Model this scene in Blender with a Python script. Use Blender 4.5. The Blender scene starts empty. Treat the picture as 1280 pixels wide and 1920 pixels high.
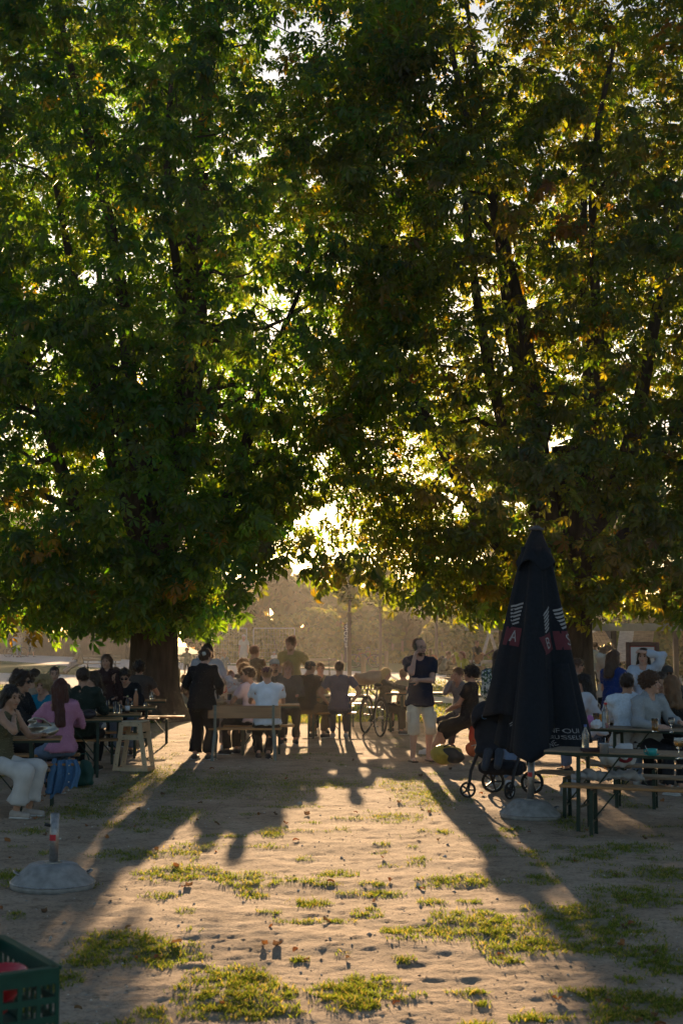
import bpy, math, random
import numpy as np
from mathutils import Vector, Matrix
rad = math.radians
random.seed(11)
rng = np.random.default_rng(11)
sc = bpy.context.scene
col = sc.collection

# ------------------------------------------------------------------ camera
FPX = 2667.0                      # focal length in photo pixels (50 mm on a 36 mm tall frame)
CAM_H = 1.93
PITCH = math.atan(222.0 / FPX)
CT, ST = math.cos(PITCH), math.sin(PITCH)
cam_d = bpy.data.cameras.new('camera')
cam = bpy.data.objects.new('camera', cam_d)
col.objects.link(cam)
cam.location = (0, 0, CAM_H)
cam.rotation_euler = (math.pi / 2 + PITCH, 0, 0)
cam_d.sensor_fit = 'VERTICAL'
cam_d.sensor_height = 36
cam_d.sensor_width = 24
cam_d.lens = 50.0
cam_d.clip_end = 1500
cam_d.dof.use_dof = True
cam_d.dof.focus_distance = 20.0
cam_d.dof.aperture_fstop = 4.5
sc.camera = cam

# ------------------------------------------------------------------ sun, sky, exposure
_u, _v = (580 - 640) / FPX, (960 - 800) / FPX
SUN = Vector((_u, CT - _v * ST, ST + _v * CT)).normalized()
SUN_EL = math.asin(SUN.z)
SUN_AZ = math.atan2(SUN.x, SUN.y)
sun_d = bpy.data.lights.new('sun', 'SUN')
sun_d.energy = 5.0
sun_d.angle = rad(0.53)
sun_d.color = (1.0, 0.66, 0.36)
sun = bpy.data.objects.new('sun', sun_d)
sun.rotation_euler = SUN.to_track_quat('Z', 'Y').to_euler()
sun.location = (0, 60, 40)
col.objects.link(sun)
world = bpy.data.worlds.new('World')
sc.world = world
world.use_nodes = True
nt = world.node_tree
sky = nt.nodes.new('ShaderNodeTexSky')
sky.sky_type = 'NISHITA'
sky.sun_disc = False
sky.sun_elevation = SUN_EL
sky.sun_rotation = SUN_AZ
sky.air_density = 0.8
sky.dust_density = 0.6
sky.ozone_density = 1.0
nt.nodes['Background'].inputs['Strength'].default_value = 0.05
nt.links.new(sky.outputs[0], nt.nodes['Background'].inputs['Color'])
sc.view_settings.view_transform = 'Standard'
sc.view_settings.look = 'None'
sc.view_settings.gamma = 1
sc.view_settings.exposure = 1.78
sc.cycles.volume_bounces = 0
sc.cycles.max_bounces = 8
sc.cycles.transparent_max_bounces = 12
sc.cycles.volume_step_rate = 1.0

# ------------------------------------------------------------------ photo pixel -> place on the ground
def y_at(py, z=0.0):
    v = (960 - py) / FPX
    return (z - CAM_H) / (ST + v * CT) * (CT - v * ST)
def x_at(px, Y, z=0.0):
    return (px - 640) / FPX * (Y * CT + (z - CAM_H) * ST)
def z_at(py, Y):
    v = (960 - py) / FPX
    return CAM_H + Y / (CT - v * ST) * (ST + v * CT)
def gp(px, py, z=0.0):
    Y = y_at(py, z)
    return x_at(px, Y, z), Y

# ------------------------------------------------------------------ materials
MATS = {}
def mat(name, c, rough=0.7, var=0.18, scale=12.0, bump=0.0, bscale=60.0, metal=0.0,
        sheen=0.0, trans=0.0, tcol=None, spec=0.35, stretch=None, c2=None, coat=0.0, transmission=0.0, detail=4.0):
    if name in MATS: return MATS[name]
    m = bpy.data.materials.new(name); MATS[name] = m
    m.use_nodes = True
    n, l = m.node_tree.nodes, m.node_tree.links
    p = n['Principled BSDF']
    tc = n.new('ShaderNodeTexCoord'); mp = n.new('ShaderNodeMapping')
    l.new(tc.outputs['Object'], mp.inputs['Vector'])
    if stretch: mp.inputs['Scale'].default_value = stretch
    ns = n.new('ShaderNodeTexNoise'); ns.inputs['Scale'].default_value = scale; ns.inputs['Detail'].default_value = detail
    l.new(mp.outputs[0], ns.inputs['Vector'])
    mx = n.new('ShaderNodeMix'); mx.data_type = 'RGBA'
    ca = [max(0, x * (1 - var)) for x in c[:3]] + [1]
    cb = [x for x in (c2 or [min(1, x * (1 + var)) for x in c[:3]])][:3] + [1]
    mx.inputs[6].default_value = ca; mx.inputs[7].default_value = cb
    rp = n.new('ShaderNodeMapRange'); rp.inputs[1].default_value = 0.3; rp.inputs[2].default_value = 0.7
    l.new(ns.outputs['Fac'], rp.inputs[0]); l.new(rp.outputs[0], mx.inputs[0])
    l.new(mx.outputs[2], p.inputs['Base Color'])
    p.inputs['Roughness'].default_value = rough
    p.inputs['Metallic'].default_value = metal
    p.inputs['Specular IOR Level'].default_value = spec
    p.inputs['Sheen Weight'].default_value = sheen
    p.inputs['Sheen Roughness'].default_value = 0.4
    p.inputs['Coat Weight'].default_value = coat
    p.inputs['Transmission Weight'].default_value = transmission
    if bump:
        nb = n.new('ShaderNodeTexNoise'); nb.inputs['Scale'].default_value = bscale; nb.inputs['Detail'].default_value = 3
        l.new(mp.outputs[0], nb.inputs['Vector'])
        b = n.new('ShaderNodeBump'); b.inputs['Strength'].default_value = 1.0; b.inputs['Distance'].default_value = bump
        l.new(nb.outputs['Fac'], b.inputs['Height']); l.new(b.outputs[0], p.inputs['Normal'])
    if trans:
        t = n.new('ShaderNodeBsdfTranslucent'); ms = n.new('ShaderNodeMixShader')
        if tcol: t.inputs['Color'].default_value = tuple(tcol) + (1,)
        else: l.new(mx.outputs[2], t.inputs['Color'])
        ms.inputs[0].default_value = trans
        l.new(p.outputs[0], ms.inputs[1]); l.new(t.outputs[0], ms.inputs[2])
        l.new(ms.outputs[0], n['Material Output'].inputs['Surface'])
    return m

def leaf_material(name, tint, tmix=0.45, rough=0.5, spec=0.35):
    """leaf colour comes from the mesh's own per-leaf colour; light also passes through the blade"""
    m = bpy.data.materials.new(name); m.use_nodes = True
    n, l = m.node_tree.nodes, m.node_tree.links
    p = n['Principled BSDF']
    at = n.new('ShaderNodeAttribute'); at.attribute_name = 'Col'
    l.new(at.outputs['Color'], p.inputs['Base Color'])
    p.inputs['Roughness'].default_value = rough; p.inputs['Specular IOR Level'].default_value = spec
    mu = n.new('ShaderNodeMix'); mu.data_type = 'RGBA'; mu.blend_type = 'MULTIPLY'; mu.inputs[0].default_value = 1
    l.new(at.outputs['Color'], mu.inputs[6]); mu.inputs[7].default_value = tuple(tint) + (1,)
    t = n.new('ShaderNodeBsdfTranslucent'); l.new(mu.outputs[2], t.inputs['Color'])
    ms = n.new('ShaderNodeMixShader'); ms.inputs[0].default_value = tmix
    l.new(p.outputs[0], ms.inputs[1]); l.new(t.outputs[0], ms.inputs[2])
    l.new(ms.outputs[0], n['Material Output'].inputs['Surface'])
    return m

# ------------------------------------------------------------------ object helpers
def put(o, parent=None):
    col.objects.link(o)
    if parent is not None: o.parent = parent
    return o
def tag(o, label=None, cat=None, group=None, kind=None):
    if label: o['label'] = label
    if cat: o['category'] = cat
    if group: o['group'] = group
    if kind: o['kind'] = kind
    return o
def empty(name, loc, rz=0.0, label=None, cat=None, group=None, rx=0.0, ry=0.0):
    o = bpy.data.objects.new(name, None); o.empty_display_size = 0.1
    o.location = loc; o.rotation_euler = (rx, ry, rz); put(o)
    return tag(o, label, cat, group)
def mesh_np(name, V, F, m=None, smooth=False, colr=None):
    """V (n,3); F list of arrays (k,3) / (k,4)"""
    me = bpy.data.meshes.new(name)
    V = np.ascontiguousarray(V, dtype=np.float32)
    if not isinstance(F, (list, tuple)): F = [F]
    F = [np.asarray(f, dtype=np.int32) for f in F if len(f)]
    nl = sum(f.size for f in F); npoly = sum(len(f) for f in F)
    me.vertices.add(len(V)); me.vertices.foreach_set('co', V.ravel())
    me.loops.add(nl); me.loops.foreach_set('vertex_index', np.concatenate([f.ravel() for f in F]))
    me.polygons.add(npoly)
    tot = np.concatenate([np.full(len(f), f.shape[1], np.int32) for f in F])
    st = np.zeros(npoly, np.int32); st[1:] = np.cumsum(tot)[:-1]
    me.polygons.foreach_set('loop_start', st)
    if smooth: me.polygons.foreach_set('use_smooth', np.ones(npoly, bool))
    me.update(calc_edges=True)
    if colr is not None:
        a = me.color_attributes.new('Col', 'FLOAT_COLOR', 'POINT')
        c4 = np.ones((len(V), 4), np.float32); c4[:, :3] = colr
        a.data.foreach_set('color', c4.ravel())
    if m is not None: me.materials.append(m)
    return me

class MB:
    """collects simple shapes; build() links them as ONE mesh object"""
    def __init__(s): s.v = []; s.f = []; s.n = 0
    def add(s, V, F):
        s.v.extend([tuple(map(float, p)) for p in V]); s.f.extend([tuple(i + s.n for i in f) for f in F]); s.n += len(V); return s
    def box(s, c, d, rz=0.0, rot=None, bev=0.0):
        x, y, z = [k / 2 for k in d]
        if bev <= 0:
            V = [(a * x, b * y, e * z) for a in (-1, 1) for b in (-1, 1) for e in (-1, 1)]
            F = [(0, 1, 3, 2), (4, 6, 7, 5), (0, 4, 5, 1), (2, 3, 7, 6), (0, 2, 6, 4), (1, 5, 7, 3)]
        else:
            b = min(bev, x * .9, y * .9, z * .9)
            V = []
            for zz, sx in ((-z, b), (-z + b, 0), (z - b, 0), (z, b)):
                X, Y = x - sx, y - sx
                k = b if sx == 0 else b * .4
                V += [(-X + k, -Y, zz), (X - k, -Y, zz), (X, -Y + k, zz), (X, Y - k, zz), (X - k, Y, zz), (-X + k, Y, zz), (-X, Y - k, zz), (-X, -Y + k, zz)]
            F = [tuple(range(7, -1, -1)), tuple(range(24, 32))]
            for r in range(3):
                for i in range(8):
                    j = (i + 1) % 8
                    F.append((r * 8 + i, r * 8 + j, r * 8 + 8 + j, r * 8 + 8 + i))
        M = rot if rot is not None else Matrix.Rotation(rz, 3, 'Z')
        V = [M @ Vector(p) + Vector(c) for p in V]
        return s.add(V, F)
    def bar(s, a, b, w, h=None, up=(0, 0, 1)):
        a, b = Vector(a), Vector(b); h = h or w
        d = (b - a); L = d.length; d.normalize()
        up = Vector(up)
        if abs(d.dot(up)) > .95: up = Vector((0, 1, 0))
        x = d.cross(up).normalized(); u = x.cross(d)
        V = [p + x * (i * w / 2) + u * (j * h / 2) for p in (a, b) for i, j in ((-1, -1), (1, -1), (1, 1), (-1, 1))]
        return s.add(V, [(0, 1, 2, 3), (7, 6, 5, 4), (0, 4, 5, 1), (1, 5, 6, 2), (2, 6, 7, 3), (3, 7, 4, 0)])
    def tube(s, pts, r, n=8, caps=True, closed=False):
        P = [Vector(p) for p in pts]; m = len(P)
        rr = r if isinstance(r, (list, tuple, np.ndarray)) else [r] * m
        V = []; ref = Vector((0.31, 0.17, 0.93))
        for i in range(m):
            if closed: t = P[(i + 1) % m] - P[i - 1]
            else: t = P[min(i + 1, m - 1)] - P[max(i - 1, 0)]
            t.normalize()
            x = t.cross(ref)
            if x.length < .05: x = t.cross(Vector((1, 0, 0)))
            x.normalize(); y = t.cross(x)
            if i: # keep the frame steady
                pass
            for k in range(n):
                a = 2 * math.pi * k / n
                V.append(P[i] + (x * math.cos(a) + y * math.sin(a)) * rr[i])
        F = []
        for i in range(m if closed else m - 1):
            i2 = (i + 1) % m
            for k in range(n):
                k2 = (k + 1) % n
                F.append((i * n + k, i2 * n + k, i2 * n + k2, i * n + k2))
        if caps and not closed:
            F.append(tuple(range(n))); F.append(tuple(range((m - 1) * n + n - 1, (m - 1) * n - 1, -1)))
        return s.add(V, F)
    def lathe(s, prof, n=16, c=(0, 0, 0)):
        V = []; F = []; m = len(prof)
        for r, z in prof:
            for k in range(n):
                a = 2 * math.pi * k / n
                V.append((c[0] + r * math.cos(a), c[1] + r * math.sin(a), c[2] + z))
        for i in range(m - 1):
            for k in range(n):
                k2 = (k + 1) % n
                F.append((i * n + k, i * n + k2, (i + 1) * n + k2, (i + 1) * n + k))
        if prof[0][0] > 1e-4: F.append(tuple(range(n - 1, -1, -1)))
        if prof[-1][0] > 1e-4: F.append(tuple(range((m - 1) * n, m * n)))
        return s.add(V, F)
    def blob(s, c, r, n=10, m=7, jit=0.0):
        V = []; F = []
        rr = r if isinstance(r, (tuple, list)) else (r, r, r)
        for i in range(m + 1):
            th = math.pi * i / m
            for k in range(n):
                a = 2 * math.pi * k / n; q = 1 + random.uniform(-jit, jit)
                V.append((c[0] + rr[0] * q * math.sin(th) * math.cos(a), c[1] + rr[1] * q * math.sin(th) * math.sin(a), c[2] + rr[2] * q * math.cos(th)))
        for i in range(m):
            for k in range(n):
                k2 = (k + 1) % n
                F.append((i * n + k, (i + 1) * n + k, (i + 1) * n + k2, i * n + k2))
        return s.add(V, F)
    def build(s, name, m, parent=None, smooth=False):
        me = bpy.data.meshes.new(name); me.from_pydata(s.v, [], s.f)
        if smooth: me.polygons.foreach_set('use_smooth', [True] * len(me.polygons))
        me.materials.append(m); me.update()
        return put(bpy.data.objects.new(name, me), parent)
def copy_tree(o, parent=None):
    c = o.copy(); col.objects.link(c); c.parent = parent
    for ch in list(o.children): copy_tree(ch, c)
    return c

# ------------------------------------------------------------------ smooth-union solids (bodies, clothes, bags)
def _smin(a, b, k):
    h = np.clip(.5 + .5 * (b - a) / k, 0, 1)
    return b + (a - b) * h - k * h * (1 - h)
def _axis(lo, hi, res, fine):
    xs = [lo]
    while xs[-1] < hi:
        x = xs[-1]; r = res
        for a, b, fr in fine:
            if a - res * .5 <= x <= b: r = min(r, fr)
        xs.append(x + r)
    return np.array(xs, np.float32)
class Solid:
    def __init__(s): s.p = []
    def cap(s, a, b, ra, rb=None, k=.03, sub=False, flat=False):
        s.p.append((0, np.array(a, np.float32), np.array(b, np.float32), ra, ra if rb is None else rb, k, sub, flat)); return s
    def ell(s, c, r, M=None, k=.03, sub=False):
        s.p.append((1, np.array(c, np.float32), np.array(r, np.float32), None if M is None else np.array(M, np.float32), 0, k, sub, False)); return s
    def mesh(s, res=.02, fine=(), noise=None):
        lo = np.full(3, 9e9); hi = -lo
        for q in s.p:
            if q[6]: continue
            if q[0] == 0:
                r = max(q[3], q[4]); a = np.minimum(q[1], q[2]) - r; b = np.maximum(q[1], q[2]) + r
            else:
                r = q[2].max() if q[3] is not None else q[2]; a = q[1] - r; b = q[1] + r
            lo = np.minimum(lo, a); hi = np.maximum(hi, b)
        lo -= 2.5 * res + .02; hi += 2.5 * res + .02
        ax = [_axis(lo[i], hi[i], res, [(f[0][i], f[1][i], f[2]) for f in fine]) for i in range(3)]
        D = np.full([len(a) for a in ax], .3, np.float32)
        for t, A, B, ra, rb, k, sub, flat in s.p:
            if t == 0:
                r = max(ra, rb); a = np.minimum(A, B) - r; b = np.maximum(A, B) + r
            else:
                r = B.max() if ra is not None else B; a = A - r; b = A + r
            mg = k + 2.5 * res + .02
            sl = []
            for i in range(3):
                i0 = np.searchsorted(ax[i], a[i] - mg); i1 = np.searchsorted(ax[i], b[i] + mg); sl.append(slice(i0, max(i1, i0 + 1)))
            X, Y, Z = np.meshgrid(ax[0][sl[0]], ax[1][sl[1]], ax[2][sl[2]], indexing='ij')
            if X.size == 0: continue
            if t == 0:
                ba = B - A; L2 = float(ba @ ba) + 1e-9
                px, py, pz = X - A[0], Y - A[1], Z - A[2]
                h0 = (px * ba[0] + py * ba[1] + pz * ba[2]) / L2
                h = np.clip(h0, 0, 1)
                d = np.sqrt((px - ba[0] * h) ** 2 + (py - ba[1] * h) ** 2 + (pz - ba[2] * h) ** 2) - (ra + (rb - ra) * h)
                if flat:
                    d = np.maximum(d, (h0 - 1) * math.sqrt(L2))
            else:
                px, py, pz = X - A[0], Y - A[1], Z - A[2]
                if ra is not None:
                    M = ra
                    px, py, pz = (M[0, 0] * px + M[1, 0] * py + M[2, 0] * pz, M[0, 1] * px + M[1, 1] * py + M[2, 1] * pz, M[0, 2] * px + M[1, 2] * py + M[2, 2] * pz)
                k0 = np.sqrt((px / B[0]) ** 2 + (py / B[1]) ** 2 + (pz / B[2]) ** 2)
                k1 = np.sqrt((px / B[0] ** 2) ** 2 + (py / B[1] ** 2) ** 2 + (pz / B[2] ** 2) ** 2) + 1e-6
                d = k0 * (k0 - 1) / k1
            S = tuple(sl)
            if sub: D[S] = -_smin(-D[S], d, k)
            else: D[S] = _smin(D[S], d, k)
        if noise:
            amp, fr, seed = noise[:3]; st = noise[3] if len(noise) > 3 else (1, 1, 1)
            rg = np.random.default_rng(seed)
            X, Y, Z = ax[0][:, None, None], ax[1][None, :, None], ax[2][None, None, :]
            for i in range(4):
                w = rg.normal(size=3) * fr * np.array(st); ph = rg.uniform(0, 6.28)
                w2 = rg.normal(size=3) * fr * .5
                D += np.float32(amp * .55) * np.sin(w[0] * X + w[1] * Y + w[2] * Z + ph + 1.3 * np.sin(w2[0] * X + w2[1] * Y + w2[2] * Z))
        D[0], D[-1] = .3, .3; D[:, 0], D[:, -1] = .3, .3; D[:, :, 0], D[:, :, -1] = .3, .3
        return surface_net(D, ax)
def surface_net(D, ax):
    I = D < 0
    nx, ny, nz = D.shape
    c = [(i, j, k) for i in (0, 1) for j in (0, 1) for k in (0, 1)]
    cnt = np.zeros((nx - 1, ny - 1, nz - 1), np.int8)
    for i, j, k in c: cnt += I[i:nx - 1 + i, j:ny - 1 + j, k:nz - 1 + k]
    ci, cj, ck = np.nonzero((cnt > 0) & (cnt < 8))
    idx = np.full(cnt.shape, -1, np.int32); idx[ci, cj, ck] = np.arange(len(ci))
    val = np.stack([D[ci + i, cj + j, ck + k] for i, j, k in c], 1)
    P0 = np.stack([ax[0][ci], ax[1][cj], ax[2][ck]], 1)
    dP = np.stack([ax[0][ci + 1], ax[1][cj + 1], ax[2][ck + 1]], 1) - P0
    acc = np.zeros((len(ci), 3), np.float32); n = np.zeros(len(ci), np.float32)
    for a in range(8):
        for b in range(a + 1, 8):
            if sum(abs(c[a][q] - c[b][q]) for q in range(3)) != 1: continue
            va, vb = val[:, a], val[:, b]
            m = (va < 0) != (vb < 0)
            t = np.where(m, va / np.where(m, va - vb, 1), 0)[:, None]
            A = np.array(c[a], np.float32); B = np.array(c[b], np.float32)
            acc += (A + (B - A) * t) * m[:, None]; n += m
    V = P0 + dP * acc / n[:, None]
    F = []
    for d in range(3):
        e, f = (d + 1) % 3, (d + 2) % 3
        s0 = [slice(None)] * 3; s1 = [slice(None)] * 3
        s0[d] = slice(0, -1); s1[d] = slice(1, None)
        A, B = I[tuple(s0)], I[tuple(s1)]
        q = np.stack(np.nonzero(A != B), 1)
        ok = (q[:, e] > 0) & (q[:, f] > 0) & (q[:, e] < D.shape[e] - 1) & (q[:, f] < D.shape[f] - 1)
        q = q[ok]
        if not len(q): continue
        flip = A[q[:, 0], q[:, 1], q[:, 2]]
        def at(de, df):
            g = q.copy(); g[:, e] += de; g[:, f] += df
            return idx[g[:, 0], g[:, 1], g[:, 2]]
        Q = np.stack([at(-1, -1), at(0, -1), at(0, 0), at(-1, 0)], 1)
        Q[~flip] = Q[~flip][:, ::-1]
        F.append(Q)
    return V, np.concatenate(F) if F else np.zeros((0, 4), np.int32)
def solid_obj(name, S, m, parent=None, res=.02, fine=(), noise=None):
    V, F = S.mesh(res, fine, noise)
    return put(bpy.data.objects.new(name, mesh_np(name, V, F, m, True)), parent)
# ------------------------------------------------------------------ ground
def vnoise(x, y, freq, seed):
    x = np.asarray(x) * freq; y = np.asarray(y) * freq
    xi = np.floor(x).astype(np.int64); yi = np.floor(y).astype(np.int64)
    fx = x - xi; fy = y - yi
    fx = fx * fx * (3 - 2 * fx); fy = fy * fy * (3 - 2 * fy)
    def h(a, b):
        n = (a * 374761393 + b * 668265263 + seed * 974634777) & 0x7fffffff
        n = ((n ^ (n >> 13)) * 1274126177) & 0x7fffffff
        return ((n ^ (n >> 16)) & 0xffff) / 65535.0
    return (h(xi, yi) * (1 - fx) + h(xi + 1, yi) * fx) * (1 - fy) + (h(xi, yi + 1) * (1 - fx) + h(xi + 1, yi + 1) * fx) * fy
def fbm(x, y, freq, seed, o=3):
    s = 0; a = .5
    for i in range(o): s = s + a * (vnoise(x, y, freq * 2 ** i, seed + i) - .5) * 2; a *= .5
    return s
# grass patches, seen in the photo at these pixels: x, y, half width, half height
PATCH = [(285,1448,50,14),(250,1470,60,16),(215,1490,66,20),(330,1462,60,14),(150,1522,66,14),(60,1560,30,7),(400,1470,112,24),(320,1530,58,17),(352,1590,38,10),(245,1602,62,9),
 (545,1475,52,24),(622,1468,55,10),(510,1562,24,9),(760,1468,50,16),(800,1492,62,22),(735,1532,45,9),(338,1635,62,15),(470,1652,42,16),(415,1644,60,7),
 (556,1655,60,6),(632,1640,40,7),(585,1692,34,7),(690,1713,22,9),(220,1770,70,18),(300,1792,72,20),(150,1806,50,17),(430,1830,70,17),(450,1862,92,23),
 (420,1892,60,17),(512,1902,52,14),(662,1862,70,28),(682,1838,50,9),(862,1650,62,10),(1000,1600,30,10),(1012,1650,30,9),(920,1742,70,26),(980,1772,82,22),
 (948,1802,30,9),(1080,1722,82,26),(1130,1742,72,22),(1200,1682,82,18),(1240,1640,52,14),(1105,1782,72,13),(1232,1802,62,28),(1180,1590,62,10),(1110,1602,40,10),
 (1110,1866,60,10),(1230,1882,82,22),(1160,1902,60,17),(1010,1914,60,8),(22,1640,34,10),(15,1655,20,7),(838,1714,30,8),(880,1692,20,5),(960,1556,24,6),
 (700,1660,26,5),(505,1712,18,5),(760,1800,24,7),(690,1890,20,5),(880,1862,30,6),(905,1885,18,5),(610,1660,24,5),(350,1710,14,5),(870,1500,18,5),(1060,1540,30,18),
 (30,1720,20,5),(560,1800,14,4),(800,1560,18,4),(120,1660,10,4),(1140,1640,30,7),(720,1585,16,4)]
def patch_amount(X, Y):
    X = np.asarray(X, np.float64); Y = np.asarray(Y, np.float64)
    g = np.full(X.shape, -1.0)
    wob = fbm(X, Y, 2.2, 5) * .5 + fbm(X, Y, 9, 9) * .45
    for px, py, rx, ry in PATCH:
        cx, cy = gp(px, py)
        y0, y1 = y_at(py + ry), y_at(py - ry)
        sx = rx / FPX * cy; sy = max((y1 - y0) / 2, .06)
        r = np.sqrt(((X - cx) / sx) ** 2 + ((Y - cy) / sy) ** 2)
        g = np.maximum(g, 1.05 - r)
    g = np.where(g > -1.2, g + wob * .75, g)
    lawn = np.clip((Y - 29.5 + fbm(X, Y, .5, 3) * 3) / 3.0, 0, 1) * 2 - .8      # beyond the trees it is all lawn
    side = np.clip((np.abs(X + .3) - 5.2 + fbm(X, Y, .8, 21) * 2) / 2, 0, 1) * 2 - 1.0
    sparse = (vnoise(X, Y, 3.1, 31) - .82) * 4.5
    return np.maximum(np.maximum(g, lawn), np.maximum(side, sparse))
def ground_z(X, Y):
    X = np.asarray(X, np.float64); Y = np.asarray(Y, np.float64)
    f = np.clip((34 - Y) / 8, 0, 1) * np.clip((8 - np.abs(X)) / 2, 0, 1) * np.clip((Y + 3) / 3, 0, 1)
    z = fbm(X, Y * 1.6, .9, 41, 2) * .020 + fbm(X, Y * 1.7, 3.2, 44, 2) * .0085 + fbm(X, Y * 1.3, 11, 47, 2) * .0078 + (vnoise(X, Y, 24, 50) - .5) * .0068
    pit = np.clip(vnoise(X, Y * 1.3, 4.3, 61) - .80, 0, 1) * -.06
    clod = np.clip(vnoise(X, Y, 9.5, 66) - .84, 0, 1) * .065
    return (z + pit + clod) * f
def spaced(lo, hi, f):
    xs = [lo]
    while xs[-1] < hi: xs.append(xs[-1] + f(xs[-1]))
    xs[-1] = hi
    return np.array(xs)
gx = spaced(0, 112, lambda x: .030 if x < 3.2 else (.05 if x < 5.6 else .05 + (x - 5.6) * .18))
gx = np.concatenate([-gx[:0:-1], gx])
gy = spaced(-14, 172, lambda y: .6 if y < 5.4 else (.025 + max(0, y - 7) * .006 if y < 30 else .15 + (y - 30) * .09))
GX, GY = np.meshgrid(gx, gy)
GZ = ground_z(GX, GY)
nyr, nxr = GX.shape
ii = np.arange(nxr * nyr).reshape(nyr, nxr)
GF = np.stack([ii[:-1, :-1], ii[:-1, 1:], ii[1:, 1:], ii[1:, :-1]], -1).reshape(-1, 4)
ga = np.clip(patch_amount(GX, GY) * .8 + .15, 0, 1) * (.5 + .5 * np.clip((GY - 26) / 6, 0, 1))
gm = bpy.data.materials.new('dirt_and_turf'); gm.use_nodes = True
n, l = gm.node_tree.nodes, gm.node_tree.links
p = n['Principled BSDF']; p.inputs['Roughness'].default_value = .95; p.inputs['Specular IOR Level'].default_value = .15
tc = n.new('ShaderNodeTexCoord')
def noise_node(scale, detail=5, rough=.6):
    q = n.new('ShaderNodeTexNoise'); q.inputs['Scale'].default_value = scale; q.inputs['Detail'].default_value = detail; q.inputs['Roughness'].default_value = rough
    l.new(tc.outputs['Object'], q.inputs['Vector']); return q
def ramp(src, stops):
    r = n.new('ShaderNodeValToRGB'); l.new(src, r.inputs[0])
    e = r.color_ramp.elements
    while len(e) < len(stops): e.new(.5)
    for k, (pos, c) in zip(e, stops): k.position = pos; k.color = tuple(c) + (1,)
    return r
n1 = noise_node(1.3, 6); n2 = noise_node(38, 4); n3 = noise_node(140, 3); n4 = noise_node(7, 5)
dirt = ramp(n1.outputs['Fac'], [(.3, (.28, .205, .14)), (.52, (.38, .285, .20)), (.72, (.45, .35, .255))])
speck = ramp(n2.outputs['Fac'], [(.30, (.38, .36, .34)), (.47, (.95, .95, .95)), (.7, (1.2, 1.18, 1.15))])
mul = n.new('ShaderNodeMix'); mul.data_type = 'RGBA'; mul.blend_type = 'MULTIPLY'; mul.inputs[0].default_value = .75
l.new(dirt.outputs[0], mul.inputs[6]); l.new(speck.outputs[0], mul.inputs[7])
mott = ramp(n4.outputs['Fac'], [(.34, (.62, .6, .58)), (.5, (.95, .95, .95)), (.7, (1.08, 1.06, 1.04))])
mul2 = n.new('ShaderNodeMix'); mul2.data_type = 'RGBA'; mul2.blend_type = 'MULTIPLY'; mul2.inputs[0].default_value = .8
l.new(mul.outputs[2], mul2.inputs[6]); l.new(mott.outputs[0], mul2.inputs[7])
turf = ramp(n4.outputs['Fac'], [(.3, (.028, .065, .014)), (.55, (.045, .10, .022)), (.75, (.08, .12, .035))])
at = n.new('ShaderNodeAttribute'); at.attribute_name = 'Col'
mx = n.new('ShaderNodeMix'); mx.data_type = 'RGBA'
l.new(at.outputs['Color'], mx.inputs[0]); l.new(mul2.outputs[2], mx.inputs[6]); l.new(turf.outputs[0], mx.inputs[7])
l.new(mx.outputs[2], p.inputs['Base Color'])
b1 = n.new('ShaderNodeBump'); b1.inputs['Distance'].default_value = .011; b1.inputs['Strength'].default_value = .8
l.new(n2.outputs['Fac'], b1.inputs['Height'])
b2 = n.new('ShaderNodeBump'); b2.inputs['Distance'].default_value = .004; b2.inputs['Strength'].default_value = .8
l.new(n3.outputs['Fac'], b2.inputs['Height']); l.new(b1.outputs[0], b2.inputs['Normal']); l.new(b2.outputs[0], p.inputs['Normal'])
me = mesh_np('ground', np.stack([GX, GY, GZ], -1).reshape(-1, 3), GF, gm, True, colr=np.repeat(ga.reshape(-1, 1), 3, 1))
tag(put(bpy.data.objects.new('ground', me)), kind='structure')

# gravel paths that cross the lawn beyond the trees
def ribbon(name, pts, w, m, z):
    P = np.array(pts, float); t = np.linspace(0, 1, len(P)); tt = np.linspace(0, 1, 60)
    X = np.interp(tt, t, P[:, 0]); Y = np.interp(tt, t, P[:, 1])
    k = np.ones(7) / 7
    X[3:-3] = np.convolve(X, k, 'valid'); Y[3:-3] = np.convolve(Y, k, 'valid')
    W = np.interp(tt, t, np.array(w, float) if hasattr(w, '__len__') else np.full(len(P), w))
    dx, dy = np.gradient(X), np.gradient(Y); L = np.hypot(dx, dy); nx, ny = -dy / L, dx / L
    rows = []
    for s in (-1, -.5, 0, .5, 1):
        e = (fbm(X, Y, .7, 70 + int(s * 2)) * .25) * abs(s)
        rows.append(np.stack([X + nx * (W / 2 * s + e), Y + ny * (W / 2 * s + e), np.full(60, z)], -1))
    V = np.concatenate(rows); q = np.arange(60)[:-1]
    F = np.concatenate([np.stack([r * 60 + q, r * 60 + q + 1, (r + 1) * 60 + q + 1, (r + 1) * 60 + q], -1) for r in range(4)])
    return tag(put(bpy.data.objects.new(name, mesh_np(name, V, F, m, True))), kind='structure')
gravel = mat('pale_gravel', (.46, .43, .39), .95, .2, 3, .01, 50)
ribbon('path', [(-60, 150), (-29, 116), (-12.2, 81), (-4, 67), (1, 61), (9, 57), (24, 52), (60, 44)], [9, 9, 8, 7.5, 8, 12, 12, 9], gravel, .008)
ribbon('path', [(-60, 84), (-27, 66), (-14.2, 59.5), (-7, 50), (-2, 42.5), (1.5, 40), (6, 38.7), (20, 37), (60, 34)], [9, 9, 8.5, 5, 3.6, 3.2, 3.4, 4, 5], gravel, .012)

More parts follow.
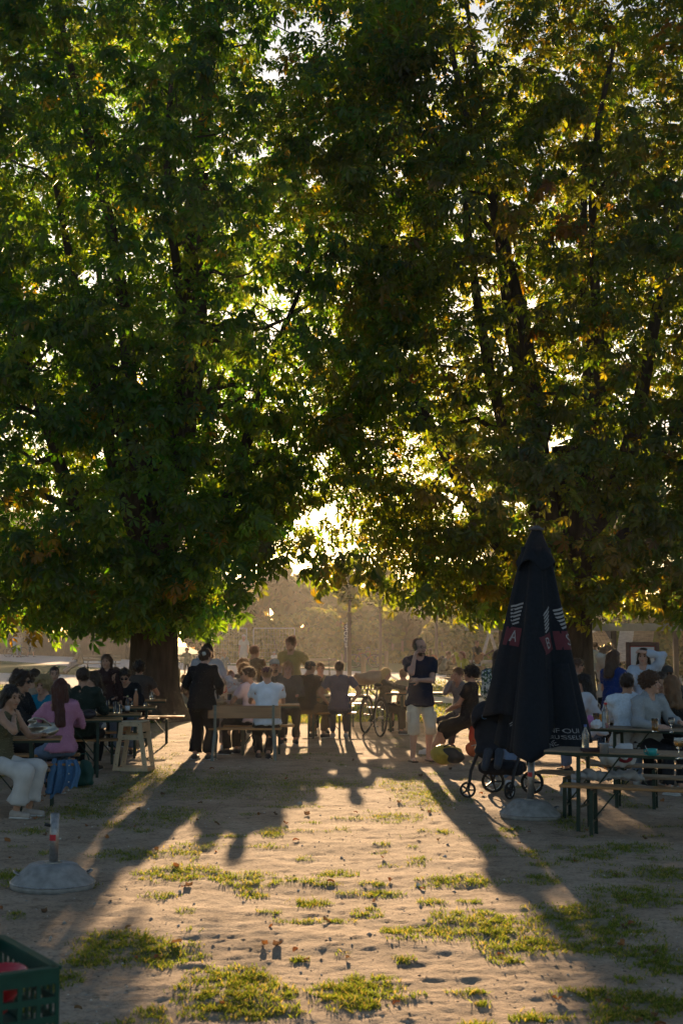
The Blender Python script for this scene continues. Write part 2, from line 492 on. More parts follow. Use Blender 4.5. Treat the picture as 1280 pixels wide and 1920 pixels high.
# ------------------------------------------------------------------ grass blades
gmat = leaf_material('grass_blade', (2.5, 2.5, 1.0), .5, .6, .12)
def blades(name, P, hmin, hmax, w, label, seed, parent=None):
    r = np.random.default_rng(seed); N = len(P)
    a = r.uniform(0, 6.28, N); h = r.uniform(hmin, hmax, N) ; bend = r.normal(0, .75, (N, 2)) * h[:, None]
    ca, sa = np.cos(a) * w * .5, np.sin(a) * w * .5
    ca = ca * (.6 + h / hmax); sa = sa * (.6 + h / hmax)
    V = np.zeros((N, 5, 3))
    V[:, 0, 0], V[:, 0, 1] = -ca, -sa; V[:, 1, 0], V[:, 1, 1] = ca, sa
    V[:, 2, 0], V[:, 2, 1], V[:, 2, 2] = -ca * .8 + bend[:, 0] * .4, -sa * .8 + bend[:, 1] * .4, h * .6
    V[:, 3, 0], V[:, 3, 1], V[:, 3, 2] = ca * .8 + bend[:, 0] * .4, sa * .8 + bend[:, 1] * .4, h * .6
    V[:, 4, 0], V[:, 4, 1], V[:, 4, 2] = bend[:, 0], bend[:, 1], h * .95
    V += P[:, None, :]
    b = np.arange(N)[:, None] * 5
    F4 = b + np.array([[0, 1, 3, 2]]); F3 = b + np.array([[2, 3, 4]])
    u = r.uniform(0, 1, (N, 1)); dry = (r.uniform(0, 1, (N, 1)) < .2)
    c = np.where(dry, np.array([[.24, .19, .08]]), np.array([[.082, .118, .022]]) * (.65 + .8 * u) + np.array([[.025, .01, 0]]) * u)
    o = put(bpy.data.objects.new(name, mesh_np(name, V.reshape(-1, 3), [F4, F3], gmat, True, np.repeat(c, 5, 0))))
    return tag(o, label, 'grass', kind='stuff')
pts = []
n_try = 2200000
yy = 6.6 + (32 - 6.6) * rng.uniform(0, 1, n_try) ** 1.5
xx = rng.uniform(-1, 1, n_try) * (.26 * yy + .3)
am = patch_amount(xx, yy)
clump = vnoise(xx, yy, 14, 91) * .55 + vnoise(xx, yy, 34, 92) * .45
keep = (am > rng.uniform(-.35, .8, n_try) ** 1.0) & (clump > rng.uniform(.36, .66, n_try)) & (rng.uniform(0, 1, n_try) < np.clip(38 / yy ** 1.45, 0, 1.25) * .68)
xx, yy = xx[keep], yy[keep]
PB = np.stack([xx, yy, ground_z(xx, yy) - .004], -1)
print('grass blades', len(PB))
blades('grass', PB, .008, .034, .0046, 'short green grass tufts in the trodden dirt', 3)
ny_ = 26000
yy = 30 + 32 * rng.uniform(0, 1, ny_) ** 1.6; xx = rng.uniform(-1, 1, ny_) * (.26 * yy)
keep = patch_amount(xx, yy) > .1
PB = np.stack([xx, yy, np.zeros(ny_)], -1)[keep]
onpath = np.zeros(len(PB), bool)
for ln in ([(-27, 66), (-14.2, 59.5), (-7, 50), (-2, 42.5), (1.5, 40), (6, 38.7), (20, 37)],):
    A = np.array(ln); o_ = np.argsort(A[:, 0]); yl = np.interp(PB[:, 0], A[o_, 0], A[o_, 1])
    wl = np.where(PB[:, 0] < -8, 6.0, 2.6)
    onpath |= np.abs(PB[:, 1] - yl) < wl
blades('lawn_grass', PB[~onpath & (PB[:, 1] < 56)], .04, .09, .03, 'mown lawn grass beyond the two chestnut trees', 4)

# loose stones, clods and fallen leaves on the dirt
def scatter_bits(name, N, seed, label, colr, size, flatten, cat, m):
    r = np.random.default_rng(seed)
    y = 6.6 + 20 * r.uniform(0, 1, N) ** 1.6; x = r.uniform(-1, 1, N) * (.255 * y + .2)
    base = np.array([(1, 0, 0), (-1, 0, 0), (0, 1, 0), (0, -1, 0), (0, 0, 1), (0, 0, -1)], float)
    F = np.array([(0, 2, 4), (2, 1, 4), (1, 3, 4), (3, 0, 4), (2, 0, 5), (1, 2, 5), (3, 1, 5), (0, 3, 5)])
    s = size * np.exp(r.normal(0, .55, N))
    V = base[None] * r.uniform(.6, 1.3, (N, 6, 1)) * s[:, None, None]
    V[:, :, 2] *= flatten
    V += np.stack([x, y, ground_z(x, y) + s * .25 * flatten], -1)[:, None]
    c = np.array(colr)[None] * r.uniform(.5, 1.5, (N, 1))
    FF = (np.arange(N)[:, None, None] * 6 + F[None]).reshape(-1, 3)
    return tag(put(bpy.data.objects.new(name, mesh_np(name, V.reshape(-1, 3), FF, m, False, np.repeat(c, 6, 0)))), label, cat, kind='stuff')
bitm = leaf_material('loose_soil', (1, 1, 1), 0.0, .95, .1)
scatter_bits('clods', 2600, 5, 'small clods and stones scattered over the dirt', (.29, .22, .155), .0050, .42, 'stones', bitm)
scatter_bits('gravel', 1500, 6, 'pale gravel chips scattered over the dirt', (.5, .46, .4), .005, .7, 'gravel', bitm)
# curled brown leaves lying about: counted one by one
lt = []
for v_ in range(4):
    mb = MB(); w = .028; L = .06
    V = []; F = []
    for i in range(5):
        t = i / 4; ww = w * math.sin(math.pi * (.12 + .8 * t)) ; zz = .012 * math.sin(t * 3 + v_) + .004
        V += [(-ww, t * L, zz + .014 + .006 * v_), (0, t * L, zz), (ww, t * L, zz + .012)]
    for i in range(4):
        a = i * 3; F += [(a, a + 1, a + 4, a + 3), (a + 1, a + 2, a + 5, a + 4)]
    me = bpy.data.meshes.new('fallen_leaf'); me.from_pydata(V, [], F)
    me.materials.append(mat('dead_leaf_%d' % v_, [(.24, .09, .03), (.2, .11, .045), (.3, .13, .04), (.15, .085, .045)][v_], .8, .3, 30, trans=.3)); lt.append(me)
for i in range(110):
    y = 6.9 + 15 * random.random() ** 1.3; x = random.uniform(-1, 1) * .24 * y
    o = put(bpy.data.objects.new('fallen_leaf', lt[i % 4]))
    o.location = (x, y, float(ground_z(x, y)) + .004); o.rotation_euler = (random.uniform(-.3, .3), random.uniform(-.3, .3), random.uniform(0, 6.28))
    k = random.uniform(.5, 1.05); o.scale = (k, k, k)
    tag(o, 'curled brown dead leaf lying on the trodden dirt', 'leaf', 'dead leaves on the dirt')

# ------------------------------------------------------------------ chestnut trees
def leaf_template(nl, seed, droop):
    r = random.Random(seed); V = []; F = []
    for i in range(nl):
        t = (i / (nl - 1)) * 2 - 1
        a = t * rad(118) + r.uniform(-.06, .06)
        L = (.2 - .075 * abs(t) ** 1.3) * r.uniform(.92, 1.08); W = L * .235
        ca, sa = math.cos(a), math.sin(a)
        tw = r.uniform(-.25, .25)
        b = len(V)
        for u, v in ((0.04, 0), (.38, .55), (.70, 1), (1, 0), (.70, -1), (.38, -.55)):
            fx = u * L; sx = v * W
            z = -droop * L * u * u + abs(v) * W * .35 + v * W * tw
            V.append((fx * sa + sx * ca, fx * ca - sx * sa, z))
        F += [(b, b + 1, b + 2), (b, b + 2, b + 3), (b, b + 3, b + 4), (b, b + 4, b + 5)]
    return np.array(V), np.array(F)
TPL = [leaf_template(5, 1, .45), leaf_template(6, 2, .35), leaf_template(5, 3, .8), leaf_template(5, 4, .6)]
leafm = leaf_material('chestnut_leaf', (11, 7.6, .7), .62, .42, .5)
bark = mat('chestnut_bark', (.075, .055, .042), .95, .4, 9, .03, 22, stretch=(1, 1, .22), spec=.15)
def unit(a): return a / (np.linalg.norm(a, axis=-1, keepdims=True) + 1e-9)
def leaf_frames(pos, nrm, fwd, scale):
    n_ = unit(nrm); f_ = fwd - n_ * np.sum(fwd * n_, -1, keepdims=True); f_ = unit(f_); x_ = np.cross(f_, n_)
    return np.stack([x_, f_, n_], -1) * scale[:, None, None]
def simple_template(TV, TF):
    nl = len(TV) // 6; keep = np.concatenate([np.array([0, 2, 3, 4]) + 6 * i for i in range(nl)])
    V = TV[keep].copy(); V[1::4] = V[1::4] * .9 + V[0::4] * .1; V[3::4] = V[3::4] * .9 + V[0::4] * .1
    return V, np.concatenate([np.array([[0, 1, 2], [0, 2, 3]]) + 4 * i for i in range(nl)])
STPL = [simple_template(*t) for t in TPL]
def leaf_mesh(name, pos, M, colr, which, parent, m, simple=None):
    Vs, Fs, Cs = [], [], []; off = 0
    if simple is not None: which = which + 4 * simple
    for t, (TV, TF) in enumerate(TPL + STPL):
        k = np.nonzero(which == t)[0]
        if not len(k): continue
        V = np.einsum('nij,tj->nti', M[k], TV) + pos[k][:, None]
        Vs.append(V.reshape(-1, 3)); Fs.append((np.arange(len(k))[:, None, None] * len(TV) + TF[None]).reshape(-1, 3) + off)
        Cs.append(np.repeat(colr[k], len(TV), 0)); off += len(k) * len(TV)
    o = put(bpy.data.objects.new(name, mesh_np(name, np.concatenate(Vs), np.concatenate(Fs), m, False, np.concatenate(Cs))), parent)
    o['kind'] = 'stuff'
    return o
def chestnut(base, trunk_r, prof, dirmul, nspray, per, label, seed, palette, keepouts, limbs, skirt=0, skside=1, hang=(), back=False):
    """prof: z -> crown radius; dirmul(az, z) trims it; sprays of leaves sit mostly in the outer shell"""
    r = np.random.default_rng(seed); rr = random.Random(seed)
    bx, by = base
    root = empty('chestnut_tree', (bx, by, 0), 0, label, 'tree', 'horse chestnut trees shading the beer garden')
    # trunk
    mb = MB(); pts = []; rads = []
    zt = 6.0
    V = []; NS = 28
    zs = [0 - .05, .12, .3, .6, 1.0, 1.6, 2.4, 3.4, 4.4, zt]
    for z in zs:
        fl = trunk_r * (1 + .75 * math.exp(-max(z, 0) / .28)) * (1 - .045 * max(z, 0))
        for k in range(NS):
            a = 2 * math.pi * k / NS
            q = fl * (1 + .07 * math.sin(5 * a + seed) * math.exp(-z / 1.2) + .035 * math.sin(9 * a + z * .8) + .02 * math.sin(17 * a - z))
            V.append((q * math.cos(a), q * math.sin(a), z))
    F = [(i * NS + k, i * NS + (k + 1) % NS, (i + 1) * NS + (k + 1) % NS, (i + 1) * NS + k) for i in range(len(zs) - 1) for k in range(NS)]
    mb.add(V, F); mb.build('trunk', bark, root, True)
    # limbs: steep, forked
    tips = []
    for (az, z0, reach, ztop, r0) in limbs:
        mb = MB(); P = []; K = 9
        for i in range(K):
            t = i / (K - 1)
            rho = reach * (t ** .75) ; z = z0 + (ztop - z0) * t ** 1.15
            aa = az + .18 * math.sin(t * 4 + seed + az)
            P.append((rho * math.cos(aa) + .12 * math.sin(7 * t + az), rho * math.sin(aa), z))
        mb.tube(P, [r0 * (1 - .78 * (i / (K - 1))) for i in range(K)], 8)
        limb = mb.build('limb', bark, root, True)
        tips.append(P)
        for j in range(5):
            i0 = rr.randrange(2, K - 1); s = Vector(P[i0]); a2 = az + rr.uniform(-1.3, 1.3)
            L = rr.uniform(1.4, 3.0); Q = []
            for i in range(6):
                t = i / 5
                Q.append(s + Vector((math.cos(a2), math.sin(a2), 0)) * L * t + Vector((0, 0, rr.uniform(.2, .6) * L * t - .25 * L * t * t + .05 * math.sin(6 * t))))
            q0 = r0 * (1 - .78 * i0 / (K - 1)) * .55
            MB().tube(Q, [q0 * (1 - .8 * i / 5) for i in range(6)], 6).build('branch', bark, limb, True)
    # sprays
    zs_ = np.array([q[0] for q in prof]); rs_ = np.array([q[1] for q in prof])
    zg = np.linspace(zs_[0], zs_[-1], 200); wgt = np.interp(zg, zs_, rs_) + .3; wgt /= wgt.sum()
    C = []; O = []; tries = 0
    lump = rng.normal(size=(14, 3))
    while len(C) < nspray and tries < nspray * 8:
        tries += 1
        z = r.choice(zg, p=wgt) + r.uniform(-.06, .06); az = r.uniform(0, 2 * math.pi)
        R0 = np.interp(z, zs_, rs_) * dirmul(math.cos(az), math.sin(az), z)
        R0 *= 1 + .10 * math.sin(3 * az + z * 1.1 + seed) + .07 * math.sin(5 * az - z * 1.9)
        u = r.uniform(0, 1)
        rho = R0 * (.62 + .40 * math.sqrt(u)) if r.uniform() < .82 else R0 * math.sqrt(u) * .7
        c = np.array([rho * math.cos(az), rho * math.sin(az), z])
        bad = False
        for (kx, kz, kr, kzr, pr) in keepouts:
            d_ = ((c[0] + bx - kx) / kr) ** 2 + ((c[2] - kz) / kzr) ** 2
            if d_ < 1 and r.uniform() < pr: bad = True
        y0 = c[1] + by - z / math.tan(SUN_EL); x0 = c[0] + bx - z / math.tan(SUN_EL) * math.tan(SUN_AZ)
        if 6.4 < y0 < 20 and -2.35 < x0 < 1.6 and r.uniform() < .96: continue      # the sun lane under the branches stays open
        if z > 4.6 and -2.4 < c[0] + bx < .9 and r.uniform() < .30: continue      # where the two crowns meet they are thin
        if bad: continue
        # beyond the top of the view only a thin crown
        if z > CAM_H + .50 * (c[1] + by) and r.uniform() < .6: continue
        C.append(c); O.append((math.cos(az), math.sin(az), .25 + (z - 6) * .05))
    for _ in range(skirt):
        z = r.uniform(prof[0][0] + .12, 3.8); az = r.uniform(math.pi * 1.02, math.pi * 1.98)
        if math.cos(az) * skside > .62: continue
        rho = np.interp(z, zs_, rs_) * dirmul(math.cos(az), math.sin(az), z) * r.uniform(.45, 1.0)
        y0 = rho * math.sin(az) + by - z / math.tan(SUN_EL); x0 = rho * math.cos(az) + bx
        if 6.4 < y0 < 20 and -2.6 < x0 < 2.0: continue
        C.append(np.array([rho * math.cos(az), rho * math.sin(az), z])); O.append((math.cos(az), math.sin(az), 0))
    nh = len(C)
    for px, py, Yh in hang:
        C.append(np.array([x_at(px, Yh, z_at(py, Yh)) - bx, Yh - by, z_at(py, Yh)])); O.append((-.5, -.6, -.1))
    C = np.array(C); O = unit(np.array(O))
    ns = len(C)
    k = np.where(np.arange(ns) >= nh, 7, r.poisson(per, ns) + 3)
    si = np.repeat(np.arange(ns), k); N = len(si)
    d = r.normal(size=(N, 3)); d[:, 2] *= .5; d = unit(d)
    sr = np.where(np.arange(ns) >= nh, .3, r.uniform(.25, .62, ns))[si]
    off = d * (r.uniform(.15, 1, N) ** .5 * sr)[:, None]
    off[:, 2] -= .25 * np.sum(off[:, :2] ** 2, 1) / .3
    pos = C[si] + off
    up = np.array([0, 0, 1.0])
    nrm = up * r.uniform(.25, .9, (N, 1)) + O[si] * r.uniform(.2, .9, (N, 1)) + d * .5 + r.normal(0, .33, (N, 3))
    fwd = d * .9 + O[si] * .5 - up * r.uniform(.0, .7, (N, 1)) + r.normal(0, .25, (N, 3))
    scl = (.55 + .62 * r.uniform(0, 1, N) ** 1.1) * r.uniform(.85, 1.1, ns)[si]
    M = leaf_frames(pos, nrm, fwd, scl)
    which = r.integers(0, 4, N)
    if back: M = M * 1.25
    pal = np.array([q[0] for q in palette]); pw = np.array([q[1] for q in palette]); pw = pw / pw.sum()
    sp = r.choice(len(pal), ns, p=pw)[si]
    own = r.uniform(0, 1, N) < .3
    sp = np.where(own, r.choice(len(pal), N, p=pw), sp)
    colr = pal[sp] * r.uniform(.7, 1.3, (N, 1)) * np.array([1, 1, 1]) + r.normal(0, .004, (N, 3))
    colr = np.clip(colr, .006, .6)
    # the leaves nearest the viewer stay single pieces
    wp = pos + np.array([bx, by, 0])
    depth = wp[:, 1]; inv = (np.abs(wp[:, 0]) < .235 * depth) & (wp[:, 2] < CAM_H + .43 * depth)
    cand = np.nonzero(inv & (not back))[0]; cand = cand[np.argsort(depth[cand])][:520:2][:260]
    rest = np.ones(N, bool); rest[cand] = False
    leaf_mesh('crown', pos[rest], M[rest], colr[rest], which[rest], root, leafm, ((pos[rest][:, 1] > -2.8) | back).astype(int))
    # single leaves share twelve meshes
    bank = {}
    for i in cand:
        key = (int(which[i]), int(sp[i]))
        if key not in bank:
            TV, TF = TPL[key[0]]
            bank[key] = mesh_np('leaf', TV, TF, leafm, False, np.repeat(pal[key[1]][None], len(TV), 0))
        o = put(bpy.data.objects.new('leaf', bank[key]), root)
        m4 = Matrix([list(M[i][0]) + [pos[i][0]], list(M[i][1]) + [pos[i][1]], list(M[i][2]) + [pos[i][2]], [0, 0, 0, 1]])
        o.matrix_local = m4
    print(label, 'leaves', N)
    return root
GREEN = [((.022, .056, .014), 6), ((.017, .045, .018), 4), ((.038, .068, .015), 2.4), ((.072, .066, .017), .3)]
RUST = [((.024, .046, .013), 6), ((.034, .050, .014), 3), ((.046, .050, .014), 1.0), ((.058, .042, .015), .15), ((.021, .040, .017), 3)]
def mul_left(cx, sy, z):        # crown trimmed on the side of the opening between the trees
    k = 1.0
    if cx > 0:
        k = np.interp(z, [1.7, 2.4, 3.4, 4.2, 5.2, 7, 12], [.18, .22, .33, .48, .68, .92, 1.0]) * cx ** .85 + (1 - cx ** .85)
    if sy < 0: k *= 1 + .0 * sy
    return k
def mul_right(cx, sy, z):
    k = 1.0
    if cx < 0:
        k = np.interp(z, [1.7, 2.2, 2.8, 3.3, 4.5, 7], [.22, .4, .66, .86, 1.0, 1.0]) * cx ** 2 + (1 - cx ** 2)
    return k
LX, LY = x_at(287, 31.0), 31.0
RX, RY = x_at(1072, 31.5), 31.5
prof = [(2.05, 3.2), (2.4, 4.0), (3.1, 4.8), (5, 5.5), (8, 5.9), (11, 6.1), (14, 6.1), (17.5, 5.4), (21, 2)]
SX, SZ = x_at(585, 30.0, 6), CAM_H + 30 * math.tan(SUN_EL)
holes = [(SX + .35, SZ - .95, .38, .22, .95), (SX, SZ, .16, .16, .95), (SX - .5, SZ - 1.05, .2, .16, .9), (SX - .5, SZ - .35, .15, .2, .9), (SX - .3, SZ + 2.2, .8, .8, .45), (SX + .1, SZ + 4.6, .7, 1.0, .5), (SX + .6, SZ + 1.3, .7, .5, .4)]
HANG = [(560,1010),(585,1035),(600,1080),(615,1060),(640,1005),(560,955),(530,935),(545,905),(605,925),(640,940),(665,1010),(600,1095),(580,1075),(655,1050),(690,1060),(520,900),(500,960),(510,1010),(505,1050),(620,880),(560,870),(655,900),(540,850),(600,840),(575,930),(645,870),(690,960),(500,900),(530,960),(660,960),(620,1015),(590,1000),(545,1030),(570,985),(680,1020),(490,1030),(625,905),(555,925)]
HANG = [(px + dx, py + dy, (30.5 + dz if py < 1030 else 23.4 + dz * .3)) for px, py in HANG for dx, dy, dz in ((0, 0, 0), (14, -16, -1.6))]
limbsL = [(.2, 2.6, 3.6, 11, .2), (1.3, 3.2, 3.0, 15, .22), (2.4, 3, 3.6, 14, .22), (3.3, 2.8, 4.2, 11, .2), (4.2, 3.4, 3.0, 15.5, .23), (5.1, 3.0, 3.4, 13, .2), (5.7, 4.2, 2.2, 16.5, .22), (.9, 4.5, 1.6, 17, .2)]
limbsR = [(.3, 3.0, 4.4, 11, .2), (1.1, 3.2, 3.2, 15, .22), (2.2, 3, 3.6, 14, .22), (3.0, 2.6, 4.6, 9.5, .2), (3.9, 3.4, 3.2, 15, .23), (5.0, 3.0, 3.0, 14, .2), (5.8, 3.6, 3.2, 12.5, .24), (2.7, 4.5, 2.4, 17, .2)]
HANG_L = [(px - 22, py - 6, 23.3 + .3 * (i % 3)) for i, (px, py) in enumerate([(470,1120),(490,1090),(503,1062),(480,1060),(450,1140),(438,1160),(420,1178),(460,1100),(500,1030),(498,1000),(430,1148),(408,1170),(475,1085),(512,1045),(395,1180),(455,1075),(440,1125),(485,1110),(380,1165),(505,985),(515,960),(470,1040)])]
HANG += [(px, py, 23.4 + .3 * (i % 3)) for i, (px, py) in enumerate([(690,1075),(720,1095),(750,1115),(780,1120),(660,1068),(820,1125),(850,1130),(735,1110),(700,1090),(765,1130),(800,1110),(880,1140),(910,1150)])]
NSP = 2900
chestnut((LX, LY), .54, prof, mul_left, NSP, 15, 'large green horse chestnut tree on the left, thick dark trunk behind the tables', 21, GREEN, holes, limbsL, 110, 1, HANG_L)
prof_r = [(2.4, 3.2), (2.7, 4.0), (3.3, 4.8)] + prof[3:]
chestnut((RX, RY), .50, prof_r, mul_right, NSP, 15, 'large horse chestnut tree on the right with rust tinged leaves above the parasol', 22, RUST, holes, limbsR, 70, -1, HANG)

prof_b = [(6.2, 3.0), (7, 5.0), (8.5, 6.2), (11, 6.4), (14, 6.2), (17.5, 5.6), (21, 2)]
one = lambda cx, sy, z: 1.0
chestnut((x_at(292, 43.5), 43.5), .42, prof_b, one, 560, 15, 'chestnut tree standing directly behind the large left one, its crown filling the upper left', 23, GREEN, holes, limbsL, back=True)
chestnut((x_at(1080, 44.5), 44.5), .42, prof_b, one, 560, 15, 'chestnut tree standing directly behind the large right one, its crown filling the upper right', 24, RUST, holes, limbsR, back=True)
# ------------------------------------------------------------------ woods, shrubs and fences beyond the lawn
bgm = leaf_material('far_leaf', (4.4, 3.2, 1.3), .5, .6, .2)
bark2 = mat('grey_bark', (.11, .085, .065), .95, .3, 8, .01, 20, stretch=(1, 1, .3))
def leaf_cloud(name, C, Rr, N, size, palette, seed, parent, m):
    r = np.random.default_rng(seed)
    C = np.array(C, float); Rr = np.array(Rr, float)
    w = Rr[:, 0] * Rr[:, 2]; i = r.choice(len(C), N, p=w / w.sum())
    d = unit(r.normal(size=(N, 3))) * (r.uniform(.25, 1, (N, 1)) ** .45)
    P = C[i] + d * Rr[i]
    s = size * r.uniform(.6, 1.4, N)
    nr = unit(d + r.normal(0, .7, (N, 3)) + np.array([0, 0, .4])); f = r.normal(size=(N, 3))
    M = leaf_frames(P, nr, f, s)
    T = np.array([(-.5, -.1, 0), (0, -.75, .05), (.5, -.1, 0), (.42, .45, -.08), (0, .85, -.05), (-.42, .45, -.08)])
    V = np.einsum('nij,tj->nti', M, T) + P[:, None]
    F = (np.arange(N)[:, None, None] * 6 + np.array([[0, 1, 2, 3], [0, 3, 4, 5]])[None]).reshape(-1, 4)
    pal = np.array(palette); c = pal[r.integers(0, len(pal), N)] * r.uniform(.6, 1.4, (N, 1))
    o = put(bpy.data.objects.new(name, mesh_np(name, V.reshape(-1, 3), F, m, False, np.repeat(c, 6, 0))), parent)
    o['kind'] = 'stuff'
    return o
def bg_tree(px, Y, h, w, label, seed, pal, n=2600, size=.34, low=.12, trunk=.16, grp='trees in the belt beyond the lawn', name='broadleaf_tree', cat='tree'):
    rr = random.Random(seed)
    X = x_at(px, Y)
    root = empty(name, (X, Y, 0), 0, label, cat, grp)
    MB().tube([(0, 0, -.05), (.05, 0, h * .3), (-.06, .05, h * .6), (.05, 0, h * .85)], [trunk * 1.3, trunk, trunk * .6, trunk * .2], 8).build('trunk' if cat == 'tree' else 'stem', bark2, root, True)
    C, Rr = [], []
    for i in range(24):
        t = rr.uniform(low, .95); a = rr.uniform(0, 6.28); q = w * .85 * math.sin(math.pi * (.18 + .74 * t)) * rr.uniform(.2, 1)
        C.append((q * math.cos(a), q * math.sin(a), h * t)); k = w * rr.uniform(.14, .32)
        Rr.append((k, k, min(k * .75, h * .2)))
    leaf_cloud('crown' if cat == 'tree' else 'foliage', C, Rr, n, size, pal, seed, root, bgm)
    return root
DK = [(.03, .05, .02), (.04, .06, .02), (.055, .06, .025)]
BR = [(.06, .06, .03), (.075, .06, .035), (.05, .06, .025), (.09, .07, .04)]
YG = [(.07, .10, .025), (.09, .105, .03), (.055, .085, .025)]
ORD = ['first', 'second', 'third', 'fourth', 'fifth', 'sixth', 'seventh', 'eighth', 'ninth', 'tenth', 'eleventh', 'twelfth']
specs = [(-330, 128, 12, 8, DK), (-150, 130, 13, 8.5, DK), (20, 132, 12.5, 8, DK), (130, 128, 12, 7.5, DK), (235, 124, 11.5, 6.5, DK), (330, 122, 9.5, 5, BR), (420, 120, 7.0, 4.5, BR),
         (860, 112, 7.0, 5, BR), (960, 106, 8.5, 5, YG), (1060, 104, 10.5, 5.5, DK), (1180, 100, 11, 5.5, YG), (1300, 98, 12, 5.5, DK)]
for i, (px, Y, h, w, pal) in enumerate(specs):
    bg_tree(px, Y, h, w, 'dense tree in the far belt behind the lawn, %s from the left' % ORD[i], 100 + i, pal, 4600 if i < 5 else 3000, .5 if i < 5 else .42)
specs = [(440, 98, 4.2, 3.8, BR), (505, 94, 5.6, 4.0, DK), (570, 104, 6.0, 4.0, BR), (640, 97, 4.8, 3.6, YG), (700, 103, 6.0, 4.2, BR), (765, 95, 4.6, 4.0, DK), (830, 98, 5.8, 4.2, BR), (900, 92, 5.4, 4.0, YG)]
for i, (px, Y, h, w, pal) in enumerate(specs):
    bg_tree(px, Y, h, w, 'tall brownish hedge shrub behind the paths, %s from the left' % ORD[i], 140 + i, pal, 2000, .46, .05, .1, 'hedge shrubs behind the paths', 'hedge_shrub', 'shrub')
specs = [(455, 84, 2.6, 2.2, YG, 'low leafy shrub behind the left wire fence panel'), (515, 84, 2.7, 2.4, YG, 'low leafy shrub behind the right wire fence panel'),
         (600, 82, 3.0, 3.2, YG, 'broad rounded green shrub behind the man in the yellow tee'), (830, 72, 2.3, 2.0, YG, 'rounded dark green shrub behind the phone caller in navy'),
         (885, 76, 2.4, 2.2, YG, 'green shrub left of the timber swing frame'), (1245, 62, 3.2, 2.6, YG, 'bright green shrub at the right end of the shelter'),
         (1310, 58, 3.4, 2.6, YG, 'green shrub cut off by the right edge'), (1160, 74, 3.2, 3.2, DK, 'dark shrub behind the wooden play cubes'), (1020, 76, 3.0, 3.0, DK, 'dark shrub behind the closed parasol'),
         (700, 84, 2.4, 2.4, YG, 'low shrub behind the parked bicycles')]
for i, (px, Y, h, w, pal, lb) in enumerate(specs):
    bg_tree(px, Y, h, w, lb, 170 + i, pal, 2000, .2, .05, .06, 'low shrubs beyond the paths', 'low_shrub', 'shrub')
for px, Y, h, lb, sd in ((655, 59, 4.9, 'slender young tree with a thin straight trunk beside the dark banner', 201), (713, 69, 5.1, 'slender young tree with a thin straight trunk right of the parked bicycles', 202), (818, 66, 5.0, 'slender young tree right of the man on the phone', 203)):
    X = x_at(px, Y)
    root = empty('young_tree', (X, Y, 0), 0, lb, 'tree', 'young trees along the path')
    MB().tube([(0, 0, -.05), (0, 0, 2.6), (.05, 0, h * .8), (.02, .03, h)], [.085, .07, .05, .015], 8).build('trunk', bark2, root, True)
    C = [(random.uniform(-.5, .5), random.uniform(-.5, .5), random.uniform(3.0, h - .3)) for _ in range(7)]
    leaf_cloud('crown', C, [(.55, .55, .6)] * 7, 620, .17, YG, sd, root, bgm)

# brush fence behind the far path, on the left
reed = mat('brush_fence_reed', (.15, .105, .07), .95, .35, 14, .01, 40, stretch=(3, 3, .3))
root = empty('brush_fence', (-24, 112, 0), 0, 'brown brushwood fence running behind the far path on the left', 'fence')
A = np.array([(-40, 131), (-31, 121), (-22, 108), (-13.5, 94), (-11, 90)], float)
N = 900; tt = np.linspace(0, 1, N); ts = np.linspace(0, 1, len(A))
fx = np.interp(tt, ts, A[:, 0]) + 24; fy = np.interp(tt, ts, A[:, 1]) - 112
mb = MB()
for i in range(N):
    h = 1.75 + random.uniform(-.12, .12); w = .028; dx = random.uniform(-.03, .03)
    x, y = fx[i], fy[i] + random.uniform(-.03, .03)
    mb.add([(x - w, y, 0), (x + w, y - .01, 0), (x + w + dx, y, h), (x - w + dx, y, h)], [(0, 1, 2, 3)])
mb.build('brushwood', reed, root)['kind'] = 'stuff'
for k in range(12):
    i = min(N - 1, int(k * N / 11.01)); MB().tube([(fx[i], fy[i] - .08, 0), (fx[i], fy[i] - .08, 1.9)], .06, 6).build('post', bark2, root, True)
mb = MB(); mb.lathe([(.06, 0), (.06, 1.25), (.075, 1.27), (.075, 1.38), (.0, 1.42)], 10)
o = mb.build('bollard', mat('dark_post_paint', (.03, .03, .03), .5)); o.location = (*gp(102, 1228), 0); tag(o, 'thin dark bollard beside the far path on the left', 'bollard')

# wire fence panels
galv = mat('galvanised_steel', (.5, .5, .5), .45, .15, 10, metal=.9)
for px0, px1, Y, lb in ((396, 462, 77, 'left temporary wire fence panel with a metal frame beyond the paths'), (475, 552, 76, 'right temporary wire fence panel with a metal frame beyond the paths')):
    x0, x1 = x_at(px0, Y), x_at(px1, Y); zt = z_at(1178, Y); L = x1 - x0
    root = empty('wire_fence_panel', (x0, Y, 0), 0, lb, 'fence', 'temporary fence panels')
    MB().bar((0, 0, zt), (L, 0, zt), .05).build('top_rail', galv, root)
    for x in (0, L): MB().bar((x, 0, 0), (x, 0, zt - .026), .05).build('post', galv, root)
    MB().bar((.03, 0, .15), (L - .03, 0, .15), .04).build('bottom_rail', galv, root)
    mb = MB(); k = 14
    for i in range(1, k): mb.bar((L * i / k, 0, .17), (L * i / k, 0, zt - .03), .006)
    for i in range(1, 9): mb.bar((.03, .008, .15 + (zt - .2) * i / 9), (L - .03, .008, .15 + (zt - .2) * i / 9), .006)
    mb.build('wire_mesh', galv, root)
    for x in (0, L): MB().box((x, 0, .07), (.22, .6, .14), bev=.02).build('foot', mat('concrete', (.3, .29, .27), .95, .2, 20, .004, 80), root)

